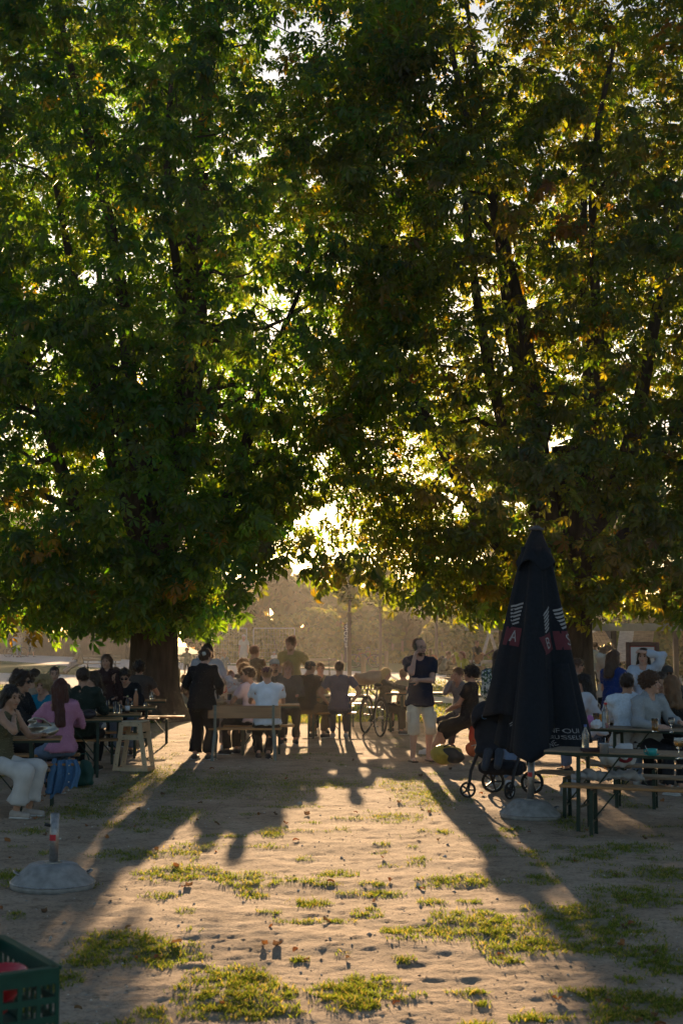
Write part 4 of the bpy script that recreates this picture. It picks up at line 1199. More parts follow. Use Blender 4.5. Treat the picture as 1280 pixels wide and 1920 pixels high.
PEOPLE_N = 0
def person(label, px, Y, face=0, h=1.72, sit=None, top=('tee', (.2, .2, .2)), bottom=('trousers', (.03, .03, .04)), shoes=(.03, .03, .03),
           hair=('short', 'brown'), skin='fair', sex='m', lean=0, side=0, tw=0, hy=0, hp=0, hands=('auto', 'auto'), feet=None, res=.024, hres=.0125,
           extras=(), girth=1.0, group=None, x=None, loc=None, z0=0.0, cat='person', name='person', curl=(.5, .5), poles=(None, None), rootlabel=None):
    global PEOPLE_N; PEOPLE_N += 1; seed = PEOPLE_N * 7 + 3
    k = h / 1.75; fem = sex == 'f'
    X = x_at(px, Y) if x is None else x
    root = empty(name, (X, Y, z0), rad(face), label, cat, group)
    # joints, local frame: +x is the person's left, -y is forward
    if sit is None: pel = V3(0, 0, .93 * k)
    else: pel = V3(0, 0, sit + .105 * k)
    R1 = rot('X', rad(lean * .55)) @ rot('Y', rad(side * .5)); R2 = rot('X', rad(lean)) @ rot('Y', rad(side)) @ rot('Z', rad(tw))
    abd = pel + R1 @ V3(0, 0, .17 * k); che = abd + R2 @ V3(0, 0, .20 * k)
    nb = che + R2 @ V3(0, .012, .185 * k)
    sw = (.165 if fem else .185) * k * (.5 + .5 * girth)
    sh = [che + R2 @ V3(s * sw, .005, .125 * k) for s in (1, -1)]
    Rh = rot('Z', rad(tw * .6 + hy)) @ rot('X', rad(hp + lean * .25))
    hk = k * (1.0 if h > 1.45 else 1.0 + (1.45 - h) * .55)
    hc = nb + R2 @ V3(0, -.01, .055 * k) + Rh @ V3(0, -.015, .095 * hk)
    def H(a, f, z): return hc + Rh @ (V3(a, -f, z) * hk)
    hip = [pel + V3(s * .095 * k, 0, -.02 * k) for s in (1, -1)]
    # feet and knees
    ft = []; kn = []
    if feet is None:
        feet = [(s * .12, .40 if sit is not None else .02, .0) for s in (1, -1)]
    for i, s in enumerate((1, -1)):
        f = feet[i]; an = V3(f[0] * k, -f[1] * k, f[2] + .085 * k)
        kp, an = ik(hip[i], an, .43 * k, .42 * k, V3(s * .12, -1, .35))
        kn.append(kp); ft.append(an)
    el = []; wr = []; hd = []
    for i, s in enumerate((1, -1)):
        t = hands[i]
        if isinstance(t, str):
            if t == 'auto': t = 'table' if sit is not None else 'down'
            t = {'table': (s * .16, .40, .83 if sit is not None else .95), 'lap': (s * .1, .30, (sit or .5) + .24), 'down': (s * .25, .06, .80 * k), 'hip': (s * .215, -.02, pel[2] + .08),
                 'chin': tuple((H(s * .03, .07, -.13) * np.array([1, -1, 1]) - V3(0, -.02, .09)).tolist()), 'ear': tuple((H(s * .085, .03, -.03) * np.array([1, -1, 1])).tolist()),
                 'forehead': tuple((H(s * .05, .10, .07) * np.array([1, -1, 1])).tolist()), 'mouth': tuple((H(s * .02, .13, -.07) * np.array([1, -1, 1])).tolist())}[t]
        tgt = V3(t[0], -t[1], t[2]); pole = V3(s * .7, .45, -.8) if poles[i] is None else V3(*poles[i])
        e, w = ik(sh[i], tgt, .285 * k, .25 * k, pole); el.append(e); wr.append(w)
    # ---- body
    S = Solid(); fk = girth
    S.ell(pel + V3(0, .005, .02), V3(.158 * fk + .012 * fem, .112 * fk, .125) * k, None, .05)
    S.ell(abd, V3(.135 * fk - .008 * fem, .098 * fk, .15) * k, R1, .06)
    S.ell(che, V3(.152 * fk - .012 * fem, .105 * fk, .175) * k, R2, .05)
    if fem:
        for s in (1, -1): S.ell(che + R2 @ V3(s * .07, -.085, .0) * k, V3(.058, .055, .06) * k, R2, .04)
    S.cap(sh[0], sh[1], .052 * k, None, .05); S.cap(nb - R2 @ V3(0, 0, .05), hc + Rh @ V3(0, .02, -.05) * hk, .056 * k, .050 * k, .035)
    for s, q in zip((1, -1), sh): S.cap(nb + R2 @ V3(0, .01, .01), q, .042 * k, .052 * k, .04)
    for i in (0, 1):
        S.cap(sh[i], el[i], .052 * k * fk, .040 * k, .03); S.cap(el[i], wr[i], .041 * k, .027 * k, .015)
        S.cap(hip[i], kn[i], .088 * k * fk, .058 * k, .04); S.cap(kn[i], ft[i], .056 * k, .036 * k, .02)
        S.ell(kn[i] * .68 + ft[i] * .32 + V3(0, .018, 0), V3(.05, .052, .11) * k, None, .03)
        fd = (ft[i] - kn[i]); fd[2] = 0; fw = V3(0, -1, 0) if i in (0, 1) else fd
        S.cap(ft[i] + V3(0, .03, -.05) * k, ft[i] + V3((1 - 2 * i) * .02, -.145, -.06) * k, .034 * k, .024 * k, .02)
        fo = wr[i] - el[i]
        add_hand(S, wr[i], fo, V3(-(1 - 2 * i) * .6, -.3, -.6) if sit is not None else V3(-(1 - 2 * i), .2, 0), (1 - 2 * i), k, curl[i])
    S.ell(H(0, -.012, .028), V3(.0745, .096, .090) * hk, Rh, .02); S.ell(H(0, .022, -.045), V3(.058, .070, .072) * hk, Rh, .035)
    S.cap(H(0, .086, .012), H(0, .110, -.028), .010 * hk, .0155 * hk, .012); S.cap(H(-.042, .074, .03), H(.042, .074, .03), .013 * hk, None, .014)
    S.cap(H(-.018, .086, -.062), H(.018, .086, -.062), .010 * hk, None, .01); S.ell(H(0, .073, -.1), V3(.024, .02, .018) * hk, Rh, .014)
    for s in (1, -1):
        S.ell(H(s * .032, .094, .008), V3(.017, .013, .010) * hk, Rh, .010, True)
        S.ell(H(s * .076, -.012, -.008), V3(.010, .019, .031) * hk, Rh, .006)
        S.ell(H(s * .044, .056, -.03), V3(.022, .022, .022) * hk, Rh, .02)
    fine = [(hc - .122 * hk, hc + .122 * hk, hres)]
    if hres < .0102:
        for i in (0, 1): q = wr[i] + (wr[i] - el[i]) / np.linalg.norm(wr[i] - el[i]) * .08 * k; fine.append((q - .085, q + .085, .0105))
    Vb, Fb = S.mesh(res * 1.35, fine)
    if hres < .016:
        fv = fibres(Vb, 1300, np.random.default_rng(seed), .004, .009, .0009, vnormals(Vb, Fb))
        me = mesh_np('body', np.concatenate([Vb, fv]), [Fb, np.arange(len(fv)).reshape(-1, 3) + len(Vb)], skin_m(skin), True); me.materials.append(fuzz_m(SKIN[skin], 'down'))
        mi = np.zeros(len(me.polygons), np.int32); mi[len(Fb):] = 1; me.polygons.foreach_set('material_index', mi)
    else: me = mesh_np('body', Vb, Fb, skin_m(skin), True)
    body = put(bpy.data.objects.new('body', me), root)
    # ---- eyes, brows, lips (only where they can show)
    if hres < .016:
        mb = MB()
        for s in (1, -1):
            c = H(s * .032, .0835, .008); mb.blob(c, .0095 * hk, 8, 5)
        mb.build('eyes', mat('eye', (.035, .025, .02), .25), body, True)
        mb = MB()
        for s in (1, -1): mb.tube([H(s * .016, .090, .027), H(s * .034, .0885, .033), H(s * .052, .074, .027)], [.004, .005, .003], 5)
        mb.build('eyebrows', hair_m(hair[1] if hair[1] != 'blond' else 'sandy'), body, True)
        mb = MB(); mb.tube([H(-.023, .088, -.062), H(-.008, .0975, -.059), H(.008, .0975, -.059), H(.023, .088, -.062)], [.003, .0065, .0065, .003], 6)
        mb.build('lips', mat('lips_' + skin, tuple(c * f for c, f in zip(SKIN[skin], (.8, .5, .5))), .5), body, True)
    # ---- top
    st, tc = top[0], top[1]; T = Solid(); g = .012
    loose = .035 if st in ('coat', 'poncho', 'shirt') else .018
    T.ell(abd, V3(.135 * fk + loose, .10 * fk + loose, .16) * V3(k, k, k), R1, .06); T.ell(che, V3(.155 * fk + loose * .8, .108 * fk + loose * .7, .18 + g) * k, R2, .05)
    if fem:
        for s in (1, -1): T.ell(che + R2 @ V3(s * .07, -.088, .0) * k, V3(.058 + g, .055 + g, .06 + g) * k, R2, .05)
    T.cap(sh[0], sh[1], .052 * k + g, None, .045)
    if st != 'tank':
        for q in sh: T.cap(nb + R2 @ V3(0, .008, -.008), q, .047 * k + g * .7, .055 * k + g, .04)
    hemz = -.13 if sit is None else -.05
    if st in ('coat', 'dress'): hemz = -.42 if sit is None else -.06
    if st == 'poncho': hemz = -.12
    if bottom[0] in ('shorts', 'loose') and sit is None: loose += .018
    q0 = abd; q1 = pel + V3(0, 0, hemz * k)
    T.cap(q0, q1, .128 * k * fk + loose * .6, (.150 * fk + loose) * k, .05, False, True); T.cap(q0 + V3(.06, 0, 0) * k, q1 + V3(.07, 0, 0) * k, .09 * k * fk + loose * .5, (.122 * fk + loose) * k, .04, False, True); T.cap(q0 - V3(.06, 0, 0) * k, q1 - V3(.07, 0, 0) * k, .09 * k * fk + loose * .5, (.122 * fk + loose) * k, .04, False, True)
    for i in (0, 1):
        if st == 'tank': continue
        sl = .055 * k + .013 + (.012 if loose > .02 else .002)
        if st in ('tee', 'dress', 'polo'):
            T.cap(sh[i], sh[i] * .38 + el[i] * .62, sl * .96, sl * 1.0, .014, False, True)
        else:
            T.cap(sh[i], el[i], sl * (1.25 if st == 'poncho' else 1), sl * (1.3 if st == 'poncho' else .86), .03); T.cap(el[i], el[i] * .06 + wr[i] * .94, sl * (1.15 if st == 'poncho' else .86), sl * .66, .02, False, True)
    T.cap(nb + R2 @ V3(0, -.02, -.03) * k, nb + R2 @ V3(0, -.05, .02) * k, .040 * k, .05 * k, .02, True) if st not in ('coat',) else None
    kind = top[2] if len(top) > 2 else 'cloth'
    nm = {'tee': 'tee_shirt', 'long': 'sweater', 'coat': 'coat', 'shirt': 'shirt', 'tank': 'sleeveless_top', 'dress': 'dress', 'poncho': 'poncho', 'polo': 'shirt'}[st]
    topo = fuzzy_obj(nm, T, cloth_m(tc, kind), fuzz_m(tc, 'cloth'), root, res * 1.15, (.0075 if st in ('tee', 'tank') else .0115, 27, seed, (1, 1, .75)), (2100 if sum(tc) > .2 else 800) if hres < .016 else 400, seed)
    if st == 'shirt':
        mb = MB()
        for s in (1, -1):
            mb.add([nb + R2 @ V3(s * .012, -.075, -.045) * k, nb + R2 @ V3(s * .07, -.03, .03) * k, nb + R2 @ V3(s * .085, -.06, -.03) * k, nb + R2 @ V3(s * .045, -.11, -.075) * k], [(0, 1, 2, 3)])
            mb.add([nb + R2 @ V3(s * .07, -.03, .03) * k, nb + R2 @ V3(0, .065, .035) * k, nb + R2 @ V3(0, .08, -.005) * k, nb + R2 @ V3(s * .085, -.03, -.015) * k], [(0, 1, 2, 3)])
        mb.build('collar', cloth_m(tc, kind), topo)
    # ---- bottom
    bt, bc = bottom[0], bottom[1]; B = Solid(); w = .016 + (.012 if bt == 'loose' else 0)
    if bt in ('trousers', 'loose', 'shorts', 'jeans'):
        B.ell(pel + V3(0, .005, .015), V3(.158 * fk + .012 * fem + .014, .112 * fk + .014, .12 + .014) * k, None, .04)
        for i in (0, 1):
            if bt == 'shorts':
                e = kn[i] * .90 + ft[i] * .10
                B.cap(hip[i], kn[i], (.09 * fk + w) * k, (.066 + w) * k, .025); B.cap(kn[i], kn[i] * .76 + ft[i] * .24, (.066 + w) * k, (.07 + w) * k, .012, False, True)
            else:
                B.cap(hip[i], kn[i], (.09 * fk + w) * k, (.062 + w) * k, .035)
                B.cap(kn[i], kn[i] * .07 + ft[i] * .93, (.06 + w) * k, ((.05 if bt != 'loose' else .085) + w) * k, .02, False, True)
    elif bt == 'skirt':
        B.ell(pel, V3(.185, .14, .13) * k, None, .04)
        for i in (0, 1):
            B.cap(hip[i], kn[i], .105 * k, .085 * k, .06); B.cap(kn[i], kn[i] * .2 + ft[i] * .8, .085 * k, .115 * k, .07, False, True)
    if B.p: bo = solid_obj('skirt' if bt == 'skirt' else ('shorts' if bt == 'shorts' else 'trousers'), B, cloth_m(bc, 'denim' if bt == 'jeans' else 'cloth'), root, res * 1.18, (), (.009, 24, seed + 1, (1, 1, .6)))
    # ---- shoes
    if shoes is not None:
        for i in (0, 1):
            s = 1 - 2 * i; F_ = Solid()
            F_.cap(ft[i] + V3(0, .035, -.045) * k, ft[i] + V3(s * .02, -.15, -.055) * k, .044 * k, .034 * k, .02); F_.cap(ft[i] + V3(0, .012, -.05) * k, ft[i] + V3(0, .008, .0) * k, .044 * k, .046 * k, .02, False, True)
            F_.ell(ft[i] + V3(s * .01, -.06, -.125) * k, V3(.12, .25, .04) * k, None, .004, True)
            so = solid_obj('shoe', F_, mat('shoe_%02d_%02d_%02d' % tuple(int(c * 99) for c in shoes), shoes, .6, .15, 20), root, .019)
            if res < .028: MB().box(ft[i] + V3(s * .01, -.055, -.078) * k, (.085 * k, .235 * k, .02 * k), bev=.009).build('sole', mat('sole_pale', (.5, .48, .45), .8), so)
    # ---- hair
    hs, hcol = hair[0], hair[1]
    if hs != 'none':
        A = Solid(); nz = .0075; fr = 85; hres2 = .012 if hres < .016 else .02
        if hs == 'bald':
            A.cap(H(-.07, -.03, .0), H(-.055, -.085, .02), .022 * hk, .028 * hk, .02); A.cap(H(.07, -.03, .0), H(.055, -.085, .02), .022 * hk, .028 * hk, .02); A.cap(H(-.055, -.085, .02), H(.055, -.085, .02), .03 * hk, None, .02); A.cap(H(-.03, -.07, .075), H(.03, -.07, .075), .045 * hk, None, .03); A.ell(H(0, -.03, .105), V3(.05, .06, .022) * hk, Rh, .02); A.cap(H(-.074, -.01, .03), H(-.06, -.05, .06), .024 * hk, None, .02); A.cap(H(.074, -.01, .03), H(.06, -.05, .06), .024 * hk, None, .02)
        else:
            pf = {'curly': .030, 'short': .010, 'crop': .005, 'cap': .004}.get(hs, .014)
            A.ell(H(0, -.022, .036), V3(.0745 + pf, .096 + pf, .088 + pf) * hk, Rh, .02)
            if hs in ('curly', 'short', 'bun', 'pony'): A.ell(H(0, .045, .085), V3(.055 + pf * .5, .045, .028 + pf * .4) * hk, Rh, .03)
            if hs == 'curly': nz = .013; fr = 70
            if hs in ('long', 'bob', 'pony', 'bun', 'hat'):
                A.ell(H(0, -.065, -.01), V3(.062, .045, .07) * hk, Rh, .03)
            L = {'long': .34, 'bob': .17, 'hat': .17}.get(hs)
            if L:
                if len(hair) > 2: L = hair[2]
                bk = R2 @ V3(0, 1, 0)
                for s in (1, -1):
                    e = H(s * .085, -.015, -.03) + V3(0, .02, -L * .62) * hk + bk * .03
                    A.cap(H(s * .072, -.015, .03), e, .026 * hk, .030 * hk, .03)
                    A.cap(H(s * .045, -.075, .02), H(s * .055, -.085, -.03) + V3(0, .035, -L) * hk + bk * .02, .04 * hk, .035 * hk, .03)
                A.cap(H(0, -.085, .03), H(0, -.1, -.03) + V3(0, .05, -L) * hk + bk * .03, .05 * hk, .04 * hk, .03); nz = .006; fr = 70
            if hs == 'bun': A.ell(H(0, -.105, .07 if len(hair) < 3 else hair[2]), V3(.04, .04, .04) * hk, Rh, .015)
            if hs == 'pony': A.cap(H(0, -.10, .05), H(0, -.15, .02), .03 * hk, .03 * hk, .02); A.cap(H(0, -.15, .02), H(.0, -.16, -.02) + V3(0, .05, -.25) * hk, .038 * hk, .022 * hk, .02); nz = .006
            A.ell(H(0, .122, -.030), V3(.074 if hs != 'bob' else .066, .088, .098) * hk, Rh, .010, True)
            if hs in ('short', 'crop', 'cap', 'curly'): A.ell(H(0, .02, -.13), V3(.16, .13, .10) * hk, Rh, .02, True)
        Vh, Fh = A.mesh(hres2, (), (nz, fr, seed + 2, (1, 1, .35 if hs not in ('curly',) else 1)))
        # loose strands standing off the hair
        rg = np.random.default_rng(seed); ns = 650 if hres < .016 else 200
        if hs in ('cap', 'crop'): ns //= 3
        kk = rg.integers(0, len(Vh), ns); c0 = Vh[kk]; out = unit(c0 - (hc + np.array([0, 0, .01])))
        if hs in ('long', 'bob', 'pony'): out = unit(out + rg.normal(0, .3, (ns, 3)) - np.array([0, 0, .9])); ln = rg.uniform(.03, .08, ns)
        else: out = unit(out + rg.normal(0, .5, (ns, 3))); ln = rg.uniform(.012, .042, ns) * (1.5 if hs == 'curly' else 1)
        tan = unit(np.cross(out, rg.normal(size=(ns, 3)))) * .0016
        SV = np.stack([c0 - tan, c0 + tan, c0 + out * ln[:, None] + np.array([0, 0, -.004])], 1).reshape(-1, 3)
        SF = np.arange(ns * 3).reshape(-1, 3) + len(Vh)
        me = mesh_np('hair', np.concatenate([Vh, SV]), [Fh, SF], hair_m(hcol), True); me.materials.append(fuzz_m(HAIRC[hcol], 'hair'))
        mi = np.zeros(len(me.polygons), np.int32); mi[len(Fh):] = 1; me.polygons.foreach_set('material_index', mi)
        put(bpy.data.objects.new('hair', me), root)
    # ---- extras
    for ex in extras:
        if ex[0] == 'cap':
            C_ = Solid(); C_.ell(H(0, -.012, .052), V3(.088, .108, .078) * hk, Rh, .02); C_.ell(H(0, -.01, -.04), V3(.2, .2, .075) * hk, Rh, .006, True)
            d = ex[2] if len(ex) > 2 else 1
            co = solid_obj('cap', C_, cloth_m(ex[1]), root, .013)
            mb = MB(); V = []; 
            for i in range(9):
                a_ = rad(-70 + 140 * i / 8); V.append(H(.078 * math.sin(a_), d * (.045 + .055 * math.cos(a_)), .045)); V.append(H(.082 * math.sin(a_), d * (.075 + .10 * math.cos(a_)), .034 - .02 * abs(math.sin(a_)) ** 2))
            mb.add(V, [(2 * i, 2 * i + 1, 2 * i + 3, 2 * i + 2) for i in range(8)]); mb.add([v + V3(0, 0, .004) for v in V], [(2 * i, 2 * i + 2, 2 * i + 3, 2 * i + 1) for i in range(8)]); mb.build('peak', cloth_m(ex[1]), co, True)
        elif ex[0] == 'glasses':
            mb = MB(); dk = ex[1]
            for s in (1, -1):
                mb.tube([H(s * .032 + .021 * math.cos(q), .102 - .012 * abs(math.cos(q)) * (math.cos(q) * s > 0), .006 + .016 * math.sin(q)) for q in np.linspace(0, 6.28, 13)[:-1]], .0028, 5, closed=True)
                mb.tube([H(s * .056, .09, .01), H(s * .079, .03, .012), H(s * .08, -.02, .008)], .0025, 5)
            mb.tube([H(-.011, .105, .008), H(.011, .105, .008)], .0025, 5)
            go = mb.build('sunglasses' if dk else 'glasses', iron, root)
            if dk:
                m2 = MB()
                for s in (1, -1): m2.blob(H(s * .033, .098, .006), (.021 * hk, .012 * hk, .017 * hk), 10, 6)
                m2.build('lenses', mat('dark_lens', (.008, .008, .008), .12), go, True)
        elif ex[0] == 'beard':
            b_ = Solid(); b_.ell(H(0, .03, -.085), V3(.052, .062, .045) * hk, Rh, .02); b_.ell(H(0, .095, -.058), V3(.03, .02, .010) * hk, Rh, .006, True); b_.ell(H(0, .06, .03), V3(.2, .2, .075) * hk, Rh, .01, True)
            b_.cap(H(-.028, .088, -.048), H(.028, .088, -.048), .007 * hk, None, .008)
            solid_obj('beard', b_, hair_m(ex[1]), root, .010, (), (.003, 120, seed))
        elif ex[0] == 'backpack':
            b_ = Solid(); c = che + R2 @ V3(0, .19, -.04) * k; b_.ell(c, V3(.16, .11, .23) * k, R2, .05); b_.ell(c + R2 @ V3(0, .07, -.09) * k, V3(.12, .07, .10) * k, R2, .03)
            solid_obj('backpack', b_, cloth_m(ex[1]), root, .025)
        elif ex[0] == 'stripes':
            pass
        elif ex[0] == 'clip':
            b_ = Solid(); b_.ell(H(-.02, -.125, .03), V3(.04, .03, .035) * hk, Rh, .01); solid_obj('hair_clip', b_, mat('pale_clip', (.5, .46, .4), .4), root, .01, (), (.006, 90, 5))
        elif ex[0] == 'text':
            cu = bpy.data.curves.new('print', 'FONT'); cu.body = ex[1]; cu.size = ex[2] * k; cu.align_x = 'CENTER'
            to = bpy.data.objects.new('print', cu); col.objects.link(to); dg = bpy.context.evaluated_depsgraph_get()
            me = bpy.data.meshes.new_from_object(to.evaluated_get(dg)); bpy.data.objects.remove(to); me.materials.clear(); me.materials.append(cloth_m(ex[3]))
            for v in me.vertices:
                a_, b2 = v.co.x, v.co.y; bend = a_ * a_ * 1.6
                q = che + R2 @ V3(a_, -(.150 * k + (.02 if fem else 0)) + bend, b2 + ex[4]); v.co = q
            put(bpy.data.objects.new('chest_print', me), topo)
    return dict(root=root, wr=wr, el=el, hc=hc, H=H, sh=sh, kn=kn, ft=ft, che=che, R2=R2, pel=pel, top=topo, M=Matrix.Translation((X, Y, z0)) @ Matrix.Rotation(rad(face), 4, 'Z'))
def wpos(P, v): return P['M'] @ Vector([float(q) for q in v])

GL = 'guests at the left tables'; GM = 'guests at the middle tables'; GR = 'guests at the right tables'; GF_ = 'people beyond the tables'
NAVY = (.012, .014, .028); BLACK = (.010, .010, .011); WHITE = (.62, .62, .62); CREAM = (.5, .45, .37); GREY = (.26, .25, .24)
# ---- left tables
person('dark haired woman at the left edge resting her chin on her hand', -8, 15.05, 74, 1.70, .47, ('tank', (.10, .09, .05)), ('skirt', (.52, .50, .48)), (.35, .3, .26), ('bob', 'black', .24), 'mid', 'f', lean=16, hy=-22, hp=6,
       hands=((.14, .46, .84), 'chin'), feet=[(.1, .34, 0), (-.1, .30, 0)], group=GL, hres=.0115, poles=(None, (-.4, -.9, -.6)))
person('man in a black jacket and sunglasses in profile at the left edge', 24, 17.55, 78, 1.80, .47, ('coat', (.012, .012, .014)), ('trousers', BLACK), BLACK, ('curly', 'dark'), 'mid', lean=8, hy=6, extras=(('glasses', True),), group=GL, hands=((.15, .35, .82), (-.1, .45, .84)))
person('curly blond woman in a teal fleece facing the camera', 83, 18.0, -12, 1.66, .47, ('shirt', (.012, .19, .30)), ('trousers', BLACK), BLACK, ('curly', 'blond'), 'fair', 'f', lean=8, hy=-8, hp=-4, group=GL, hres=.0115)
person('woman in a dusty pink sweater with long dark red hair seen from behind', 112, 16.75, 205, 1.66, .47, ('long', (.42, .19, .29)), ('jeans', (.10, .15, .24)), (.3, .2, .17), ('long', 'auburn', .40), 'fair', 'f', lean=6, tw=-12, hy=-30, group=GL, hres=.0115, hands=((.2, .38, .84), (-.22, .34, .84)))
person('man in a dark green jacket with short greying hair seen from behind', 152, 19.45, 176, 1.78, .47, ('coat', (.016, .026, .020)), ('trousers', BLACK), BLACK, ('short', 'dark'), 'mid', lean=4, hy=12, group=GL)
person('woman in sunglasses and a pale grey top facing left', 178, 20.95, -58, 1.62, .47, ('long', (.40, .40, .39)), ('trousers', (.04, .05, .08)), (.5, .5, .5), ('bob', 'dark', .14), 'fair', 'f', lean=6, extras=(('glasses', True),), group=GL)
person('woman standing in a dark maroon top with sunlit wavy brown hair', 198, 22.6, 6, 1.54, None, ('long', (.035, .016, .014)), ('trousers', BLACK), BLACK, ('long', 'brown', .24), 'mid', 'f', hy=-14, group=GL)
person('person in a grey top half hidden behind the man bending over', 215, 24.3, 14, 1.56, .47, ('long', (.22, .22, .21)), ('trousers', BLACK), BLACK, ('short', 'brown'), 'fair', 'f', lean=4, hy=16, group=GL, hres=.014)
person('man in black with sunglasses bending over the flask table', 236, 22.85, 2, 1.72, .47, ('long', (.012, .012, .013)), ('jeans', (.12, .15, .20)), BLACK, ('short', 'black'), 'mid', lean=24, hp=22, extras=(('glasses', True),), group=GL, hands=((.1, .42, .86), (-.16, .42, .86)))
person('person with dark curly hair leaning in front of the chestnut trunk', 259, 25.1, 186, 1.72, .47, ('tee', (.055, .05, .045)), ('trousers', BLACK), BLACK, ('curly', 'black'), 'tan', lean=12, hy=-8, group=GL, hres=.014, hands=((.2, .36, .84), (-.24, .36, .84)))
person('person in a tan shirt with sunlit ear behind the blond woman', 62, 21.3, 150, 1.64, .47, ('tee', (.22, .18, .14)), ('trousers', BLACK), BLACK, ('bun', 'dark', .06), 'mid', 'f', hy=20, group=GL, hres=.014)
person('man with cropped dark hair looking out behind the woman in pink', 100, 22.3, 14, 1.68, .47, ('tee', (.08, .06, .05)), ('trousers', BLACK), BLACK, ('crop', 'dark'), 'mid', group=GL, hres=.014)
# ---- middle
person('woman in loose black clothes standing with her back to the camera', 377, 21.55, 160, 1.64, None, ('shirt', (.009, .009, .011)), ('loose', (.010, .010, .014)), (.05, .045, .04), ('bun', 'brown', .02), 'fair', 'f', lean=9, hp=14, extras=(('clip',),), group=GM, girth=1.08, hands=((.2, .26, 1.05), (-.2, .22, 1.0)), res=.022)
mom = person('dark bobbed woman in a grey poncho holding a baby', 387, 23.3, 8, 1.70, None, ('poncho', (.33, .33, .34)), ('trousers', (.03, .03, .03)), BLACK, ('bob', 'dark', .10), 'fair', 'f', hp=10, hy=12, group=GM, hands=((.14, .26, 1.12), (-.02, .30, 1.05)), girth=1.05)
person('seated person in a cream baseball jersey with red letters', 424, 23.75, 12, 1.50, .47, ('tee', (.52, .47, .40)), ('trousers', GREY), WHITE, ('short', 'dark'), 'fair', group=GM, extras=(('text', 'UM', .16, (.45, .04, .05), .03),))
bx_, by_ = x_at(433, 23.05), 23.05
baby = person('sleeping baby held against the woman in the grey poncho', 0, by_, 60, .62, .93, ('long', (.52, .48, .48)), ('trousers', (.5, .48, .48)), None, ('crop', 'sandy'), 'fair', x=bx_, lean=-12, side=14, group=GM, res=.014, hres=.0100, hands=((.1, .12, 1.08), (-.1, .12, 1.08)), feet=[(.1, .25, .85), (-.1, .25, .85)])
person('curly haired guest in a striped top seen from behind', 457, 23.55, 172, 1.68, .47, ('tee', (.20, .18, .17)), ('trousers', BLACK), BLACK, ('curly', 'brown'), 'mid', 'f', group=GM, hres=.0135)
person('curly head just behind the guest in the striped top', 455, 25.2, 20, 1.76, .47, ('tee', (.12, .10, .08)), ('trousers', BLACK), BLACK, ('curly', 'brown'), 'tan', group=GM, hres=.014)
person('young man in a pale pink tee turning to the left', 471, 22.25, 236, 1.66, .47, ('tee', (.60, .47, .50)), ('trousers', BLACK), BLACK, ('short', 'dark'), 'mid', hy=22, lean=6, group=GM, hres=.0115)
person('man in a white tee and maroon cap seen from behind on the bench', 500, 21.62, 184, 1.72, .47, ('tee', (.70, .76, .84)), ('trousers', (.010, .010, .012)), BLACK, ('cap', 'sandy'), 'mid', hy=8, girth=1.12, extras=(('cap', (.12, .05, .055)),), group=GM, res=.022, feet=[(.12, .1, 0), (-.02, .04, 0)])
person('man with cropped hair in a brown tee standing behind the bench guests', 476, 27.0, 158, 1.63, None, ('tee', (.10, .075, .045)), ('trousers', BLACK), BLACK, ('short', 'brown'), 'tan', hy=-24, group=GM, hres=.014)
person('tall man in a mustard tee with a hair bun standing', 546, 26.5, -14, 1.80, None, ('tee', (.26, .20, .07)), ('shorts', (.02, .02, .02)), BLACK, ('bun', 'brown', .10), 'mid', hy=-20, hp=12, group=GM, hands=('down', 'hip')[::-1] if False else ('hip', 'down'), girth=1.05, hres=.0135, extras=(('beard', 'brown'),))
person('man in a pale grey cap facing the camera by the bench back', 514, 25.6, 8, 1.80, .47, ('tee', (.05, .045, .04)), ('trousers', BLACK), BLACK, ('cap', 'dark'), 'mid', extras=(('cap', (.35, .35, .33)), ('beard', 'dark')), group=GM, hres=.0135)
person('woman with long backlit brown hair in a dark jacket', 539, 24.9, 4, 1.72, .47, ('shirt', (.07, .065, .06)), ('trousers', BLACK), BLACK, ('long', 'sandy', .22), 'fair', 'f', hp=6, group=GM, hres=.0135)
person('man in a black tee and black cap sitting turned to the right', 573, 25.55, 148, 1.74, .47, ('tee', (.014, .013, .013)), ('trousers', (.10, .065, .04)), BLACK, ('cap', 'black'), 'tan', lean=14, girth=1.15, hy=-10, extras=(('cap', (.03, .028, .026)),), group=GM, hands=((.12, .4, .78), (-.05, .42, .80)), hres=.0135)
person('woman in an olive top facing the camera across the slate tee table', 600, 27.35, 4, 1.58, .47, ('tee', (.16, .15, .10)), ('trousers', BLACK), BLACK, ('bun', 'brown', .05), 'fair', 'f', lean=6, group=GM, hres=.0135, hands=((.05, .35, .86), (-.06, .35, .86)))
person('man in a slate blue tee seen from behind with hands on hips', 636, 25.55, 180, 1.70, .47, ('tee', (.06, .065, .105)), ('jeans', (.03, .04, .07)), (.4, .38, .36), ('short', 'dark'), 'tan', girth=1.1, hands=('hip', 'hip'), group=GM, poles=((1, .2, -.2), (-1, .2, -.2)), hres=.0135)
person('girl with long blond hair at the table left of the phone caller', 722, 26.9, 78, 1.40, .47, ('long', (.10, .085, .06)), ('trousers', BLACK), BLACK, ('long', 'blond', .20), 'fair', 'f', hp=12, group=GM, hres=.0135, hands=((.1, .40, .85), (-.1, .42, .85)))
person('child in a tan top seen from behind left of the phone caller', 756, 27.3, 205, 1.32, .47, ('tee', (.24, .20, .13)), ('trousers', BLACK), BLACK, ('short', 'brown'), 'mid', group=GM, hres=.014)
